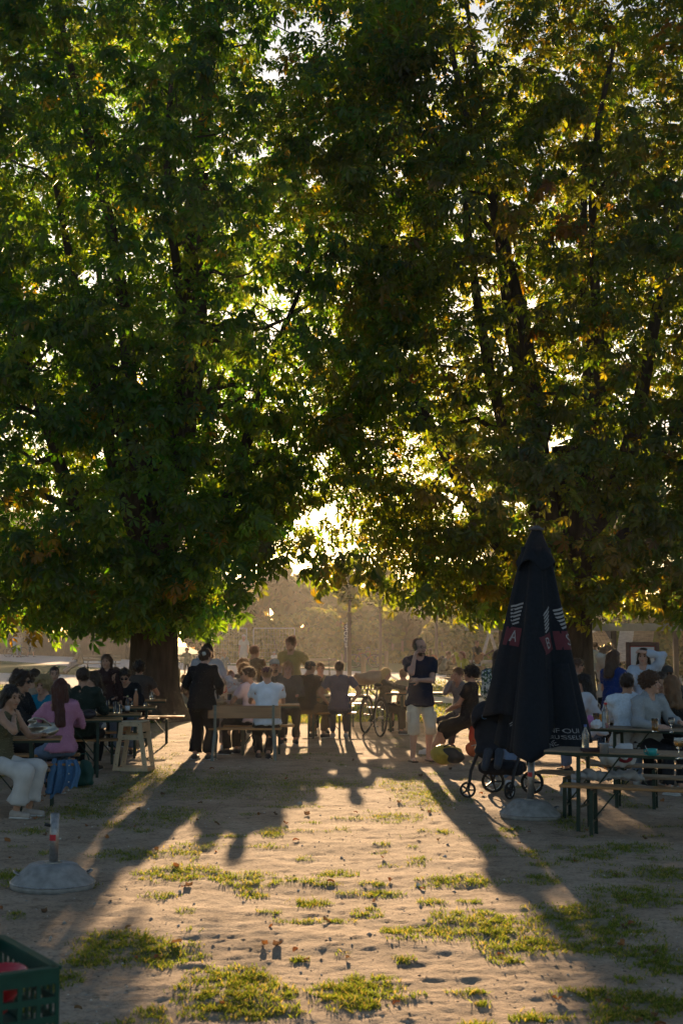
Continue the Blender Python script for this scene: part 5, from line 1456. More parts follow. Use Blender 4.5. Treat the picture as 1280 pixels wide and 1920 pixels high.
caller = person('man in a navy tee and beige cargo shorts standing on the phone', 787, 21.25, 12, 1.80, None, ('tee', (.014, .017, .035)), ('shorts', (.60, .51, .38)), None, ('bald', 'dark'), 'fair', hy=16, hp=4, extras=(('glasses', False), ('beard', 'dark')), group=GM,
       hands=((-.07, .21, 1.20), (-.115, .15, 1.54)), res=.021, hres=.0100, feet=[(.12, .02, 0), (-.12, .05, 0)], poles=((.9, .2, -.6), (-.35, -.25, -1)), curl=(.7, .9))
for i in (0, 1):
    q = wpos(caller, caller['ft'][i] + V3((1 - 2 * i) * .01, -.06, -.082)); o = MB().box((0, 0, .01), (.10, .27, .022), bev=.009).build('sandal', mat('brown_leather', (.10, .06, .035), .6)); o.parent = caller['root']; o.matrix_parent_inverse = caller['M'].inverted(); o.location = (q.x, q.y, .006)
    o.rotation_euler = (0, 0, rad(12))
q = wpos(caller, caller['H'](-.092, .02, -.02)); o = MB().box((0, 0, 0), (.012, .075, .15), bev=.004).build('mobile_phone', mat('phone_glass', (.01, .01, .012), .2)); o.location = q; o.rotation_euler = (rad(-25), 0, rad(30)); tag(o, 'dark mobile phone held to the ear of the man in navy', 'phone')
# cargo pockets on the shorts
mb = MB()
for s, i in ((1, 0), (-1, 1)):
    c = caller['kn'][i] * .55 + (caller['pel'] + V3(s * .1, 0, 0)) * .45 + V3(s * .088, -.02, -.05); mb.box(c, (.035, .15, .16), bev=.012)
mb.build('cargo_pockets', cloth_m((.60, .51, .38)), caller['root'], True)
person('guest with short curly hair, black tee and white socks sitting sideways', 880, 22.3, -112, 1.68, .47, ('tee', (.012, .012, .012)), ('shorts', (.02, .018, .018)), (.55, .53, .5), ('curly', 'black'), 'mid', lean=-4, hy=12, group=GM, hands=('lap', 'lap'), feet=[(.0, .62, .02), (.12, .66, .0)], hres=.0135)
person('guest resting a hand at the mouth beyond the black curly head', 868, 23.6, -50, 1.60, .47, ('long', (.16, .15, .15)), ('trousers', (.05, .045, .05)), BLACK, ('short', 'brown'), 'mid', lean=12, group=GM, hands=('lap', 'mouth'), hres=.014)
person('woman with long black hair and a floral blouse standing at the stroller', 937, 17.9, 152, 1.68, None, ('shirt', (.42, .45, .42), 'floral'), ('jeans', (.13, .20, .33)), (.5, .5, .5), ('long', 'black', .40), 'mid', 'f', lean=6, group=GM, hands=((.18, .35, 1.02), (-.18, .35, 1.02)), hres=.0135)
person('woman with sunlit blond hair standing behind the black haired woman', 949, 20.2, 130, 1.70, None, ('tee', (.16, .10, .07)), ('jeans', (.1, .14, .22)), BLACK, ('long', 'blond', .25), 'mid', 'f', group=GM, hres=.014)
# ---- right tables
person('woman with a long dark ponytail in a white shirt bending left', 1116, 19.4, -104, 1.66, .47, ('shirt', (.55, .55, .58)), ('jeans', (.1, .14, .22)), BLACK, ('long', 'black', .30), 'fair', 'f', lean=16, hy=-6, group=GR, hres=.0135)
person('woman in a royal blue top with brown hair standing behind the table', 1150, 20.0, 128, 1.64, None, ('tee', (.012, .035, .16)), ('trousers', BLACK), BLACK, ('long', 'brown', .22), 'fair', 'f', lean=4, hy=6, group=GR, hands=((.2, .3, 1.0), (-.2, .28, 1.0)), hres=.0125)
person('person in a cream top lifting one arm behind the royal blue top', 1140, 21.4, 40, 1.66, None, ('long', (.46, .40, .33)), ('trousers', BLACK), BLACK, ('curly', 'sandy'), 'fair', 'f', group=GR, hands=('down', 'ear'), poles=(None, (-1, -.2, -.3)), hres=.014)
person('woman in a light blue shirt standing with one hand on her forehead', 1209, 20.6, -6, 1.66, None, ('shirt', (.44, .50, .60)), ('trousers', BLACK), BLACK, ('bob', 'dark', .16), 'fair', 'f', hy=-14, group=GR, hands=('forehead', (-.2, .25, .95)), poles=((1, -.2, .1), None), hres=.0105)
person('man in a pale denim jacket seen from behind at the second right table', 1178, 17.65, 172, 1.74, .47, ('shirt', (.58, .66, .74), 'denim'), ('jeans', (.18, .25, .36)), (.5, .5, .5), ('short', 'dark'), 'mid', group=GR, girth=1.05, hy=-12, hres=.0125)
person('smiling man in an open grey shirt over a white tee', 1214, 17.35, 38, 1.78, .47, ('shirt', (.30, .32, .34)), ('trousers', (.02, .02, .025)), (.5, .5, .5), ('curly', 'brown'), 'fair', lean=6, hy=22, hp=-4, group=GR, hres=.0100, hands=((.14, .38, .84), (-.2, .34, .80)))
person('dark haired woman smiling behind the man in the open grey shirt', 1241, 18.5, 6, 1.72, .47, ('long', (.02, .02, .02)), ('trousers', BLACK), BLACK, ('long', 'dark', .26), 'mid', 'f', hy=-10, hp=8, group=GR, hres=.0125)
person('woman with wavy grey blond hair in black seen from behind at the right edge', 1264, 17.5, 196, 1.70, .47, ('long', (.010, .010, .011)), ('trousers', BLACK), BLACK, ('long', 'sandy', .22), 'fair', 'f', lean=4, group=GR, hres=.0125)
person('man in a cap and sunglasses behind the grey blond woman', 1253, 21.2, 0, 1.76, .47, ('tee', (.06, .05, .05)), ('trousers', BLACK), BLACK, ('cap', 'dark'), 'mid', extras=(('cap', (.06, .055, .05)), ('glasses', True)), group=GR, hres=.0135)
person('small fair child in a white striped top beyond the framed picture', 1236, 32.5, 18, 1.24, None, ('tee', (.50, .50, .52)), ('trousers', GREY), BLACK, ('crop', 'sandy'), 'fair', group=GR, hres=.015, res=.024)
person('person in white with a cotton bag on the back by the play cube', 1117, 43, 190, 1.56, None, ('long', (.50, .50, .52)), ('trousers', (.07, .055, .05)), BLACK, ('short', 'brown'), 'mid', 'f', hands=('forehead', 'down'), poles=((1, 0, .2), None), extras=(('backpack', (.55, .53, .5)),), group=GF_, res=.028, hres=.018)
person('person with reddish glasses peeking out right of the parasol', 1083, 22.2, 70, 1.48, None, ('long', (.25, .22, .18)), ('trousers', BLACK), BLACK, ('short', 'brown'), 'mid', 'f', group=GR, hres=.014, extras=(('glasses', True),))
# ---- far
FR_ = dict(res=.032, hres=.020, group=GF_)
person('old man in a brown jacket sitting on the park bench', 150, 63.6, -84, 1.68, .42, ('coat', (.24, .19, .15)), ('loose', (.26, .24, .26)), (.1, .07, .05), ('bald', 'grey'), 'mid', lean=10, hands=('lap', 'mouth'), feet=[(.1, .75, 0), (-.12, .6, 0)], **FR_)
person('person in light blue behind the bicycle on the far left path', 29, 103, 20, 1.70, None, ('long', (.28, .42, .58)), ('trousers', (.2, .2, .24)), BLACK, ('short', 'brown'), 'fair', hands=((.2, .4, .95), (-.2, .4, .95)), **FR_)
person('person in orange and blue beside the bicycle on the far left path', 37, 102.4, -20, 1.66, None, ('long', (.40, .30, .25)), ('trousers', (.18, .24, .33)), BLACK, ('short', 'sandy'), 'fair', hands=((.2, .3, .95), 'down'), **FR_)
person('walker in shorts on the far left path behind the leaves', 57, 103, 70, 1.70, None, ('tee', (.3, .3, .3)), ('shorts', (.2, .19, .18)), (.2, .2, .2), ('short', 'brown'), 'fair', feet=[(.1, .25, 0), (-.1, -.22, .03)], **FR_)
person('child with curly hair in a grey green shirt on a bicycle', 350, 60, 6, 1.16, None, ('tee', (.25, .24, .18)), ('shorts', (.12, .11, .1)), BLACK, ('curly', 'brown'), 'mid', hands=((.2, .3, .6), (-.2, .3, .6)), **FR_)
person('pale blond child turned away near the left post', 373, 58, 150, 1.06, None, ('tee', (.48, .36, .33)), ('shorts', (.3, .28, .27)), BLACK, ('short', 'blond'), 'fair', **FR_)
person('boy in a blue grey sweatshirt walking away with a pale logo on it', 421, 57, 8, 1.02, None, ('long', (.19, .23, .28)), ('trousers', (.15, .14, .14)), (.3, .3, .3), ('short', 'dark'), 'tan', **FR_)
person('man in a pale tee and white cap with a backpack walking on the path', 457, 66, -30, 1.74, None, ('tee', (.46, .45, .45)), ('shorts', (.42, .42, .42)), (.4, .4, .4), ('cap', 'sandy'), 'fair', extras=(('cap', (.55, .5, .48)), ('backpack', (.12, .13, .15))), **FR_)
person('small child in a white top and bicycle helmet beyond the mustard tee', 514, 66, 170, .92, None, ('tee', (.55, .55, .57)), ('trousers', (.1, .1, .12)), BLACK, ('none', 'brown'), 'fair', extras=(('cap', (.4, .42, .45)),), hands=((.25, .15, .5), (-.2, .2, .55)), **FR_)
person('girl with pink dyed hair ends sitting on the grass by the post', 350, 36, -74, 1.50, .02, ('long', (.12, .075, .07)), ('jeans', (.12, .15, .2)), (.4, .4, .4), ('long', 'sandy', .22), 'fair', 'f', lean=8, hands=((.1, .4, .4), (-.1, .4, .4)), feet=[(.1, .48, 0), (-.1, .45, 0)], res=.026, hres=.016, group=GF_)
person('woman in a yellow top holding a phone on the far bench', 868, 44.2, -46, 1.64, .42, ('long', (.45, .42, .07)), ('trousers', (.13, .10, .10)), (.5, .4, .4), ('long', 'auburn', .2), 'fair', 'f', hands=('lap', 'ear'), feet=[(.05, .6, 0), (-.1, .62, 0)], lean=6, res=.026, hres=.016, group=GF_)
guit = person('guitarist standing in front of the timber swing', 892, 52, 44, 1.56, None, ('tee', (.05, .05, .055)), ('jeans', (.22, .28, .36)), BLACK, ('cap', 'dark'), 'mid', hands=((.36, .26, .98), (-.08, .24, .86)), lean=4, res=.026, hres=.021, group=GF_)
person('crouching person with a backpack right of the phone caller', 827, 50, 66, 1.62, .40, ('long', (.2, .2, .22)), ('trousers', (.1, .1, .1)), BLACK, ('short', 'brown'), 'fair', lean=30, extras=(('backpack', (.06, .06, .07)),), **FR_)
person('person in an orange top half hidden behind the phone caller', 806, 52, 0, 1.62, .42, ('tee', (.45, .16, .08)), ('trousers', (.1, .1, .1)), BLACK, ('short', 'dark'), 'tan', lean=12, **FR_)
person('person with dark hair sitting left of the woman in yellow', 846, 45.5, 20, 1.58, .36, ('long', (.13, .10, .08)), ('trousers', (.06, .06, .06)), BLACK, ('short', 'dark'), 'mid', lean=22, **FR_)
park_bench(x_at(872, 44.3), 44.5, rad(-46), 'park bench under the woman in the yellow top', 1.5)
# floral print material gets spots of its own
fm = MATS.get('fabric_floral_41_44_41')
if fm:
    n_, l_ = fm.node_tree.nodes, fm.node_tree.links
    vo = n_.new('ShaderNodeTexVoronoi'); vo.inputs['Scale'].default_value = 42
    tc_ = n_.new('ShaderNodeTexCoord'); l_.new(tc_.outputs['Object'], vo.inputs['Vector'])
    cr = n_.new('ShaderNodeValToRGB'); l_.new(vo.outputs['Color'], cr.inputs[0]); e = cr.color_ramp.elements; cr.color_ramp.interpolation = 'CONSTANT'
    for p_, c_ in ((0, (.03, .08, .03)), (.35, (.5, .52, .5)), (.6, (.04, .06, .12)), (.78, (.55, .55, .52))):
        q = e.new(p_) if p_ not in (0,) else e[0]; q.color = c_ + (1,)
    l_.new(cr.outputs[0], n_['Principled BSDF'].inputs['Base Color'])
print('people', PEOPLE_N)
# ------------------------------------------------------------------ bicycles
rubber = mat('tyre_rubber', (.018, .017, .016), .85, .2, 30)
def bicycle(X, Y, rz, lb, colr, k=1.0, basket=None, steer=0.0, tilt=0.0):
    root = empty('bicycle', (X, Y, 0), rz, lb, 'bicycle', 'bicycles', rx=tilt)
    fm_ = mat('bike_paint_%02d_%02d' % (int(colr[0] * 99), int(colr[2] * 99)), colr, .35, .1, 10, metal=.2)
    R_ = .345 * k; wb = 1.05 * k
    Rs = Matrix.Rotation(steer, 3, 'Z'); hpnt = Vector((wb - .12 * k, 0, 0))
    def st(v): v = Vector(v); return hpnt + Rs @ (v - hpnt)
    for i, cx in enumerate((0, wb)):
        C = Vector((cx, 0, R_)); f = (lambda v: st(v)) if i else (lambda v: Vector(v))
        ring = [f(C + Vector((R_ * .955 * math.cos(a), 0, R_ * .955 * math.sin(a)))) for a in np.linspace(0, 2 * math.pi, 33)[:-1]]
        w = MB().tube(ring, .019 * k, 8, closed=True).build('wheel', rubber, root, True)
        MB().tube([f(C + Vector((R_ * .88 * math.cos(a), 0, R_ * .88 * math.sin(a)))) for a in np.linspace(0, 2 * math.pi, 33)[:-1]], .011 * k, 6, closed=True).build('rim', steel, w, True)
        mb = MB()
        for a in np.linspace(0, 2 * math.pi, 19)[:-1]: mb.bar(f(C + Vector((.02 * math.cos(a + 1), .02, .02 * math.sin(a + 1)))), f(C + Vector((R_ * .88 * math.cos(a), 0, R_ * .88 * math.sin(a)))), .0025 * k)
        mb.build('spokes', steel, w)
        MB().tube([f(C + Vector((0, -.05, 0))), f(C + Vector((0, .05, 0)))], .024 * k, 8).build('hub', steel, w, True)
        MB().tube([f(C + Vector((R_ * 1.06 * math.cos(a), 0, R_ * 1.06 * math.sin(a)))) for a in np.linspace(rad(25), rad(175), 12)], .020 * k, 6).build('mudguard', iron, root, True)
    bb = Vector((.43, 0, .27)) * k; sc_ = Vector((.28, 0, .80)) * k; hd0 = Vector((.84, 0, .62)) * k; hd1 = Vector((.80, 0, .86)) * k
    mb = MB()
    for a, b, r in ((bb, sc_, .016), (bb, hd0, .019), (sc_ + Vector((0.02, 0, -.08)) * k, hd1, .015), (hd0, hd1, .02), (bb, Vector((0, .04, R_)), .010), (bb, Vector((0, -.04, R_)), .010), (sc_, Vector((0, .04, R_)), .008), (sc_, Vector((0, -.04, R_)), .008)): mb.tube([a, b], r * k, 8)
    mb.build('frame', fm_, root, True)
    mb = MB()
    for s in (-.05, .05): mb.tube([hd0, hd0 + Vector((.03, s, -.06)) * k, st((wb, s * k, R_))], .011 * k, 6)
    mb.build('fork', fm_, root, True)
    mb = MB(); top_ = hd1 + Vector((-.03, 0, .15)) * k; mb.tube([hd1, top_], .012 * k, 6)
    mb.tube([st(top_ + Vector(q) * k) for q in ((-.16, .30, .0), (-.03, .24, .03), (.02, 0, .01), (-.03, -.24, .03), (-.16, -.30, .0))], .011 * k, 6); mb.build('handlebar', steel, root, True)
    s_ = Solid(); s_.ell(sc_ + Vector((-.05, 0, .13)) * k, V3(.11, .075, .035) * k, None, .03); s_.cap(sc_ + Vector((0, 0, .13)) * k, sc_ + Vector((.13, 0, .125)) * k, .03 * k, .02 * k, .03)
    solid_obj('saddle', s_, mat('saddle_vinyl', (.015, .014, .013), .4), root, .016); MB().tube([sc_, sc_ + Vector((-.02, 0, .12)) * k], .013 * k, 6).build('seat_post', steel, root)
    mb = MB(); mb.tube([bb + Vector((0, -.06, 0)), bb + Vector((0, .06, 0))], .03 * k, 8); mb.tube([bb + Vector((0, -.07, 0)), bb + Vector((.12, -.07, -.11)) * k], .01, 6); mb.tube([bb + Vector((0, .07, 0)), bb + Vector((-.12, .07, .11)) * k], .01, 6)
    mb.box(bb + Vector((.12, -.11, -.11)) * k, (.09, .08, .02)); mb.box(bb + Vector((-.12, .11, .11)) * k, (.09, .08, .02)); mb.build('crankset', iron, root)
    if basket:
        MB().tube([(.25 * k, .02, .28 * k), (.16 * k, .28, .0)], .011, 6).build('kickstand', iron, root)
        c = st((wb + .02, 0, .95))
        b_ = mb = MB()
        for z in (.0, .06, .12, .18, .24):
            q = .9 + z * .4
            P = [c + Vector((x * .2 * q, y * .22 * q, z - .12)) for x, y in ((-1, -1), (1, -1), (1, 1), (-1, 1))]
            for i in range(4): mb.bar(P[i], P[(i + 1) % 4], .012)
        for i in range(24):
            t = i / 24 * 4; s0 = int(t); fr_ = t - s0; cr_ = ((-1, -1), (1, -1), (1, 1), (-1, 1)); x = cr_[s0][0] * (1 - fr_) + cr_[(s0 + 1) % 4][0] * fr_; y = cr_[s0][1] * (1 - fr_) + cr_[(s0 + 1) % 4][1] * fr_
            mb.bar(c + Vector((x * .18, y * .2, -.12)), c + Vector((x * .2, y * .22, .12)), .02)
        mb.box(c + Vector((0, 0, -.12)), (.34, .38, .012))
        mb.build('basket', mat('dark_basket', (.05, .035, .025), .8), root)
    return root
bx0, by0 = gp(712, 1383)
bk = bicycle(bx0, by0 + .1, rad(108), 'dark bicycle with a loaded front basket parked by the middle tables', (.03, .035, .035), 1.0, True, rad(-38), rad(3))
s_ = Solid(); s_.ell((0, 0, 0), (.24, .2, .12), None, .05); s_.ell((.12, .05, .06), (.15, .14, .09), None, .05); s_.cap((-.2, .05, .04), (.2, -.06, .1), .07, .06, .04)
o = solid_obj('cloth_bundle', s_, cloth_m((.34, .24, .16)), None, .02, (), (.012, 22, 9)); o.location = (x_at(690, 26.7), 26.72, 1.03); tag(o, 'sunlit beige cloth bundle in the front basket of the dark bicycle', 'bundle')
X, Y = gp(18, 1232); bicycle(X, Y - .4, rad(3), 'light blue bicycle on the far left path', (.25, .35, .42))
X, Y = gp(664, 1252); bicycle(X, Y, rad(-3), 'orange parked cargo bicycle beyond the slate tee man', (.40, .12, .05))
X, Y = gp(715, 1251); bicycle(X, Y + .5, rad(186), 'dark parked bicycle right of the orange bicycle', (.06, .06, .08))
X, Y = gp(345, 1256); bicycle(X - .4, Y - .8, rad(75), 'child size bicycle under the child in grey green', (.2, .18, .15), .7)

# ------------------------------------------------------------------ stroller
SX_, SY_ = gp(920, 1496)
root = empty('stroller', (SX_, SY_, 0), rad(-14), 'black folding baby stroller parked left of the parasol', 'stroller')
dkf = mat('stroller_fabric', (.010, .011, .016), .85, .2, 20, .001, 200)
def wheel(c, r, w, rz=0.0):
    c = Vector(c); Rz = Matrix.Rotation(rz, 3, 'Z'); mb = MB(); n = 24
    mb.tube([c + Rz @ Vector((r * .88 * math.cos(a), 0, r * .88 * math.sin(a))) for a in np.linspace(0, 2 * math.pi, n + 1)[:-1]], r * .14, 8, closed=True)
    wo = mb.build('wheel', rubber, root, True)
    MB().tube([c + Rz @ Vector((r * .76 * math.cos(a), 0, r * .76 * math.sin(a))) for a in np.linspace(0, 2 * math.pi, n + 1)[:-1]], r * .06, 6, closed=True).build('rim', mat('silver_rim', (.6, .6, .6), .35, metal=.6), wo, True)
    mb = MB()
    for a in np.linspace(0, 2 * math.pi, 6)[:-1]: mb.bar(c, c + Rz @ Vector((r * .76 * math.cos(a), 0, r * .76 * math.sin(a))), .022, .02)
    mb.tube([c + Rz @ Vector((0, -.03, 0)), c + Rz @ Vector((0, .03, 0))], .025, 8); mb.build('hub', iron, wo)
wheel((-.26, -.06, .092), .092, .04, rad(8)); wheel((.23, -.10, .10), .10, .04, rad(62)); wheel((-.05, .52, .135), .135, .05, rad(10)); wheel((.42, .5, .135), .135, .05, rad(10))
mb = MB()
for s, x in ((0, -.26), (1, .24)):
    mb.tube([(x, -.05, .10), (x + .02, -.05, .2), (x + .03, -.02, .30), (x + .09, .18, .52), (x + .16, .42, .74), (x + .20, .62, 1.02)], .02, 8)
    mb.tube([(x + .21 - .02 * s, .5, .14), (x + .14, .3, .45), (x + .10, .2, .58)], .018, 8)
mb.tube([(-.06, .62, 1.02), (-.04, .68, 1.06), (.42, .68, 1.06), (.44, .62, 1.02)], .019, 8)
mb.build('chassis', iron, root, True)
s_ = Solid(); s_.cap((-.1, .12, .33), (.3, .12, .33), .07, .07, .05); s_.cap((-.1, .40, .32), (.3, .40, .32), .07, .07, .05); s_.ell((.1, .26, .33), (.26, .22, .09), None, .05)
solid_obj('shopping_basket', s_, dkf, root, .022, (), (.008, 25, 4))
s_ = Solid(); s_.ell((-.06, .30, .74), (.17, .15, .27), np.array(Matrix.Rotation(rad(-18), 3, 'X')), .05); s_.ell((-.05, .20, .52), (.17, .20, .09), None, .06)
so_ = solid_obj('seat_shell', s_, dkf, root, .02, (), (.006, 22, 5))
s_ = Solid(); s_.ell((-.08, .28, .90), (.19, .24, .2), None, .04); s_.ell((-.06, .16, .78), (.15, .24, .15), None, .03, True)
cn = solid_obj('canopy', s_, dkf, root, .02, (), (.006, 30, 6)); MB().tube([(-.075 + .03 * math.cos(a), .045, .93 + .03 * math.sin(a)) for a in np.linspace(0, 6.28, 14)[:-1]], .004, 5, closed=True).build('badge', mat('blue_badge', (.05, .12, .2), .5), cn)
s_ = Solid(); s_.cap((-.03, .02, .52), (-.05, -.14, .36), .055, .045, .03); s_.cap((.1, .02, .52), (.1, -.16, .38), .055, .045, .03)
solid_obj('foot_muff', s_, cloth_m((.035, .045, .06), 'denim'), root, .018)

# ------------------------------------------------------------------ bags on the ground and benches
def bag(name, lb, cat, px, py, parts, m, res=.018, noise=(.010, 24), z=0, cut=(), extra=None, rz=0, Y=None, grp=None):
    if Y is None: X, Y = gp(px, py, z)
    else: X = x_at(px, Y, z)
    s = Solid()
    for c, r in parts: s.ell(c, r, None, .04)
    root = empty(name, (X, Y, z), rz, lb, cat, grp)
    solid_obj('bag_body', s, m, root, res, (), (noise[0], noise[1], len(bpy.data.objects)))
    return root
r_ = bag('backpack', 'yellow and black backpack lying on the dirt by the phone caller', 'backpack', 838, 1435, [((0, 0, .15), (.24, .14, .13)), ((-.1, 0, .16), (.12, .13, .12))], mat('yellow_nylon', (.42, .27, .03), .5, .2, 14, .002, 80))
s_ = Solid(); s_.ell((.03, -.10, .19), (.13, .06, .075), None, .03); s_.ell((.10, -.04, .12), (.15, .13, .09), None, .03); solid_obj('black_panel', s_, mat('black_nylon', (.014, .014, .014), .5, .2, 14), r_, .016)
MB().tube([(-.05, -.06, .27), (.02, -.1, .31), (.1, -.08, .28)], .012, 6).build('haul_loop', MATS['black_nylon'], r_, True)
r_ = bag('backpack', 'orange round backpack lying beside the yellow one', 'backpack', 893, 1420, [((0, 0, .13), (.17, .13, .12)), ((.06, 0, .16), (.12, .11, .10))], mat('orange_nylon', (.42, .10, .03), .6, .2, 14, .002, 80))
MB().tube([(-.09, -.11, .18), (-.02, -.135, .2), (.06, -.12, .17)], .008, 6).build('zip', mat('grey_zip', (.4, .38, .36), .5), r_, True); MB().tube([(-.1, 0, .22), (-.05, -.02, .29), (.06, 0, .26)], .012, 6).build('haul_loop', MATS['orange_nylon'], r_, True)
r_ = bag('jacket', 'red orange jacket draped behind the orange backpack', 'jacket', 893, 1412, [((0, 0, .26), (.11, .08, .25)), ((.05, 0, .1), (.13, .1, .1))], mat('red_nylon', (.45, .06, .03), .6, .2, 10), noise=(.014, 22))
r_ = bag('handbag', 'crumpled silver leather handbag on the nearest left table', 'handbag', 76, 0, [((0, 0, .085), (.155, .08, .085)), ((-.09, 0, .11), (.05, .06, .11))], mat('silver_leather', (.40, .37, .31), .36, .3, 9, .006, 26, metal=.8), z=.775, Y=15.55, noise=(.022, 30))
MB().tube([(-.12, -.03, .17), (-.05, -.07, .215), (.05, -.08, .2), (.13, -.05, .13)], .011, 6).build('strap', MATS['silver_leather'], r_, True)
r_ = bag('handbag', 'dark leather bag on the table end behind the woman in pink', 'handbag', 163, 0, [((0, 0, .05), (.14, .1, .05)), ((.05, 0, .06), (.09, .08, .05))], mat('dark_leather', (.03, .022, .025), .35, .2, 9), z=.775, Y=18.9)
MB().tube([(-.1, -.05, .08), (0, -.09, .12), (.1, -.06, .08)], .008, 6).build('strap', MATS['dark_leather'], r_, True)
r_ = bag('tote_bag', 'dark green bag standing on the ground behind the left benches', 'bag', 157, 1474, [((0, 0, .17), (.13, .07, .17)), ((0, 0, .05), (.13, .08, .06))], mat('bottle_green_nylon', (.012, .06, .045), .6, .2, 9))
MB().tube([(-.07, -.02, .32), (-.03, -.03, .40), (.04, -.03, .40), (.07, -.02, .32)], .009, 6).build('handle', MATS['bottle_green_nylon'], r_, True)
# denim jacket hanging over the bench
X, Y = x_at(122, 15.9), 15.9
root = empty('denim_jacket', (X, Y, 0), rad(6), 'blue denim jacket hanging over the left bench', 'jacket')
V = []; F = []; nu, nv = 34, 22
for sd in (0, 1):
    for j in range(nv + 1):
        t = j / nv
        for i in range(nu + 1):
            u = i / nu * 2 - 1
            w_ = .125 + .035 * t + .012 * math.sin(5 * t)
            hem = .16 + .05 * math.sin(2.2 * u + .5) + .02 * math.sin(9 * u)
            y = -.028 - .03 * math.sin(min(1, t * 6) * 1.57) - (.014 + .018 * t) * math.sin(8.5 * u + 2.2 * t + .6 * math.sin(3 * u)) - .01 * math.sin(19 * u + 1 + 3 * t)
            V.append((u * w_ + .02 * math.sin(4 * t), y + sd * .006 * (1 if t < .99 else 0), .505 - (.505 - hem) * t + .006 * u))
o_ = (nu + 1) * (nv + 1)
for j in range(nv):
    for i in range(nu):
        a_ = j * (nu + 1) + i; F += [(a_, a_ + nu + 1, a_ + nu + 2, a_ + 1), (o_ + a_, o_ + a_ + 1, o_ + a_ + nu + 2, o_ + a_ + nu + 1)]
dj = MB().add(V, F).build('cloth', cloth_m((.07, .16, .30), 'denim'), root, True)
s_ = Solid(); s_.cap((-.12, -.045, .44), (-.17, -.075, .15), .032, .04, .02, False, True); s_.cap((-.12, -.03, .5), (-.12, -.045, .44), .03, .032, .02)
solid_obj('sleeve', s_, cloth_m((.07, .16, .30), 'denim'), root, .014, (), (.008, 40, 31, (1, 1, .5)))
mb = MB()
for z in (.45, .36, .27, .18): mb.blob((.045, -.088, z), .009, 6, 4)
mb.build('buttons', mat('pearl', (.6, .58, .52), .3), dj, True)
r_ = bag('tote_bag', 'crumpled white bag on the short bench under the second right table', 'bag', 1160, 0, [((0, 0, .09), (.2, .1, .09)), ((.06, 0, .14), (.13, .08, .09))], cloth_m((.5, .5, .5)), z=.475, Y=15.45, noise=(.018, 26))
s_ = Solid(); s_.ell((.05, -.06, .10), (.09, .05, .06), None, .03); solid_obj('red_lining', s_, cloth_m((.22, .02, .03)), r_, .016)
r_ = bag('scarf', 'pale grey cloth lying along the far bench of the nearest right table', 'cloth', 1135, 0, [((0, 0, .035), (.32, .09, .045)), ((-.2, 0, .03), (.14, .09, .04)), ((.2, 0, .03), (.14, .08, .04))], cloth_m((.36, .36, .38)), z=.472, Y=14.15, noise=(.02, 26))
bag('cloth_bag', 'pale bag on the ground beside the nearest right bench', 'bag', 1068, 1498, [((0, 0, .12), (.1, .1, .12))], cloth_m((.4, .4, .42)), noise=(.018, 22))
# framed picture
YP = 22.2
root = empty('framed_picture', (x_at(1207, YP), YP, 0), rad(-3), 'brown framed pale picture on an easel behind the woman in light blue', 'picture')
w2 = (x_at(1238, YP) - x_at(1176, YP)); zt, zb = z_at(1204, YP), z_at(1292, YP); zc_ = (zt + zb) / 2; hh = zt - zb
frm = mat('brown_frame', (.10, .045, .025), .5, .25, 9)
for s in (-1, 1):
    MB().box((s * (w2 / 2 - .03), 0, zc_), (.06, .04, hh), bev=.008).build('frame_stile', frm, root); MB().box((0, .001, zc_ + s * (hh / 2 - .03)), (w2 - .121, .038, .06), bev=.008).build('frame_rail', frm, root)
    MB().bar((s * w2 * .36, .05, 0), (s * w2 * .3, .03, zb + .1), .035).build('easel_leg', frm, root)
MB().bar((0, .45, 0), (0, .04, zc_), .035).build('easel_leg', frm, root)
MB().box((0, .008, zc_), (w2 - .10, .012, hh - .10)).build('red_mount', mat('red_mount', (.30, .05, .03), .7), root)
MB().box((0, .000, zc_), (w2 - .15, .012, hh - .15)).build('picture_panel', mat('pale_paper', (.50, .45, .42), .7, .06, 3), root)

# ------------------------------------------------------------------ glasses, bottles and cups
glassm = mat('clear_glass', (.95, .97, .97), .03, .0, 5, transmission=1.0, spec=.5)
beerm = mat('beer', (.62, .27, .02), .15, .05, 5, transmission=.35)
foamm = mat('beer_foam', (.8, .76, .68), .8)
def tumbler(lb, px, Y, z=.777, r=.035, h=.13, liquid=None, cat='glass', name='drinking_glass', grp='empty glasses', foot=False, x=None):
    root = empty(name, (x_at(px, Y, z), Y, z), 0, lb, cat, grp)
    if foot: prof_ = [(0, .0), (r * .8, .002), (r * .75, .006), (.006, .012), (.005, h * .45), (r * .5, h * .5), (r * 1.0, h * .68), (r * .98, h * .82), (r * .85, h), (r * .82, h), (r * .93, h * .8), (r * .95, h * .68), (r * .3, h * .52)]
    else: prof_ = [(0, 0), (r * .82, 0), (r * .86, .004), (r, h), (r - .002, h), (r * .84 - .002, .01), (0, .01)]
    MB().lathe(prof_, 20).build('glass_wall', glassm, root, True)
    if liquid:
        if foot: lp = [(r * .28, h * .53), (r * .92, h * .68), (r * .92, h * .84), (0, h * .84)]; ft_ = h * .84
        else: lp = [(0, .0105), (r * .8, .0105), (r * .93, h * .75), (0, h * .75)]; ft_ = h * .75
        MB().lathe(lp, 20).build('beer', beerm, root, True); MB().lathe([(0, ft_ + .001), (r * .9, ft_ + .001), (r * .9, ft_ + .016), (0, ft_ + .018)], 20).build('foam', foamm, root, True)
    return root
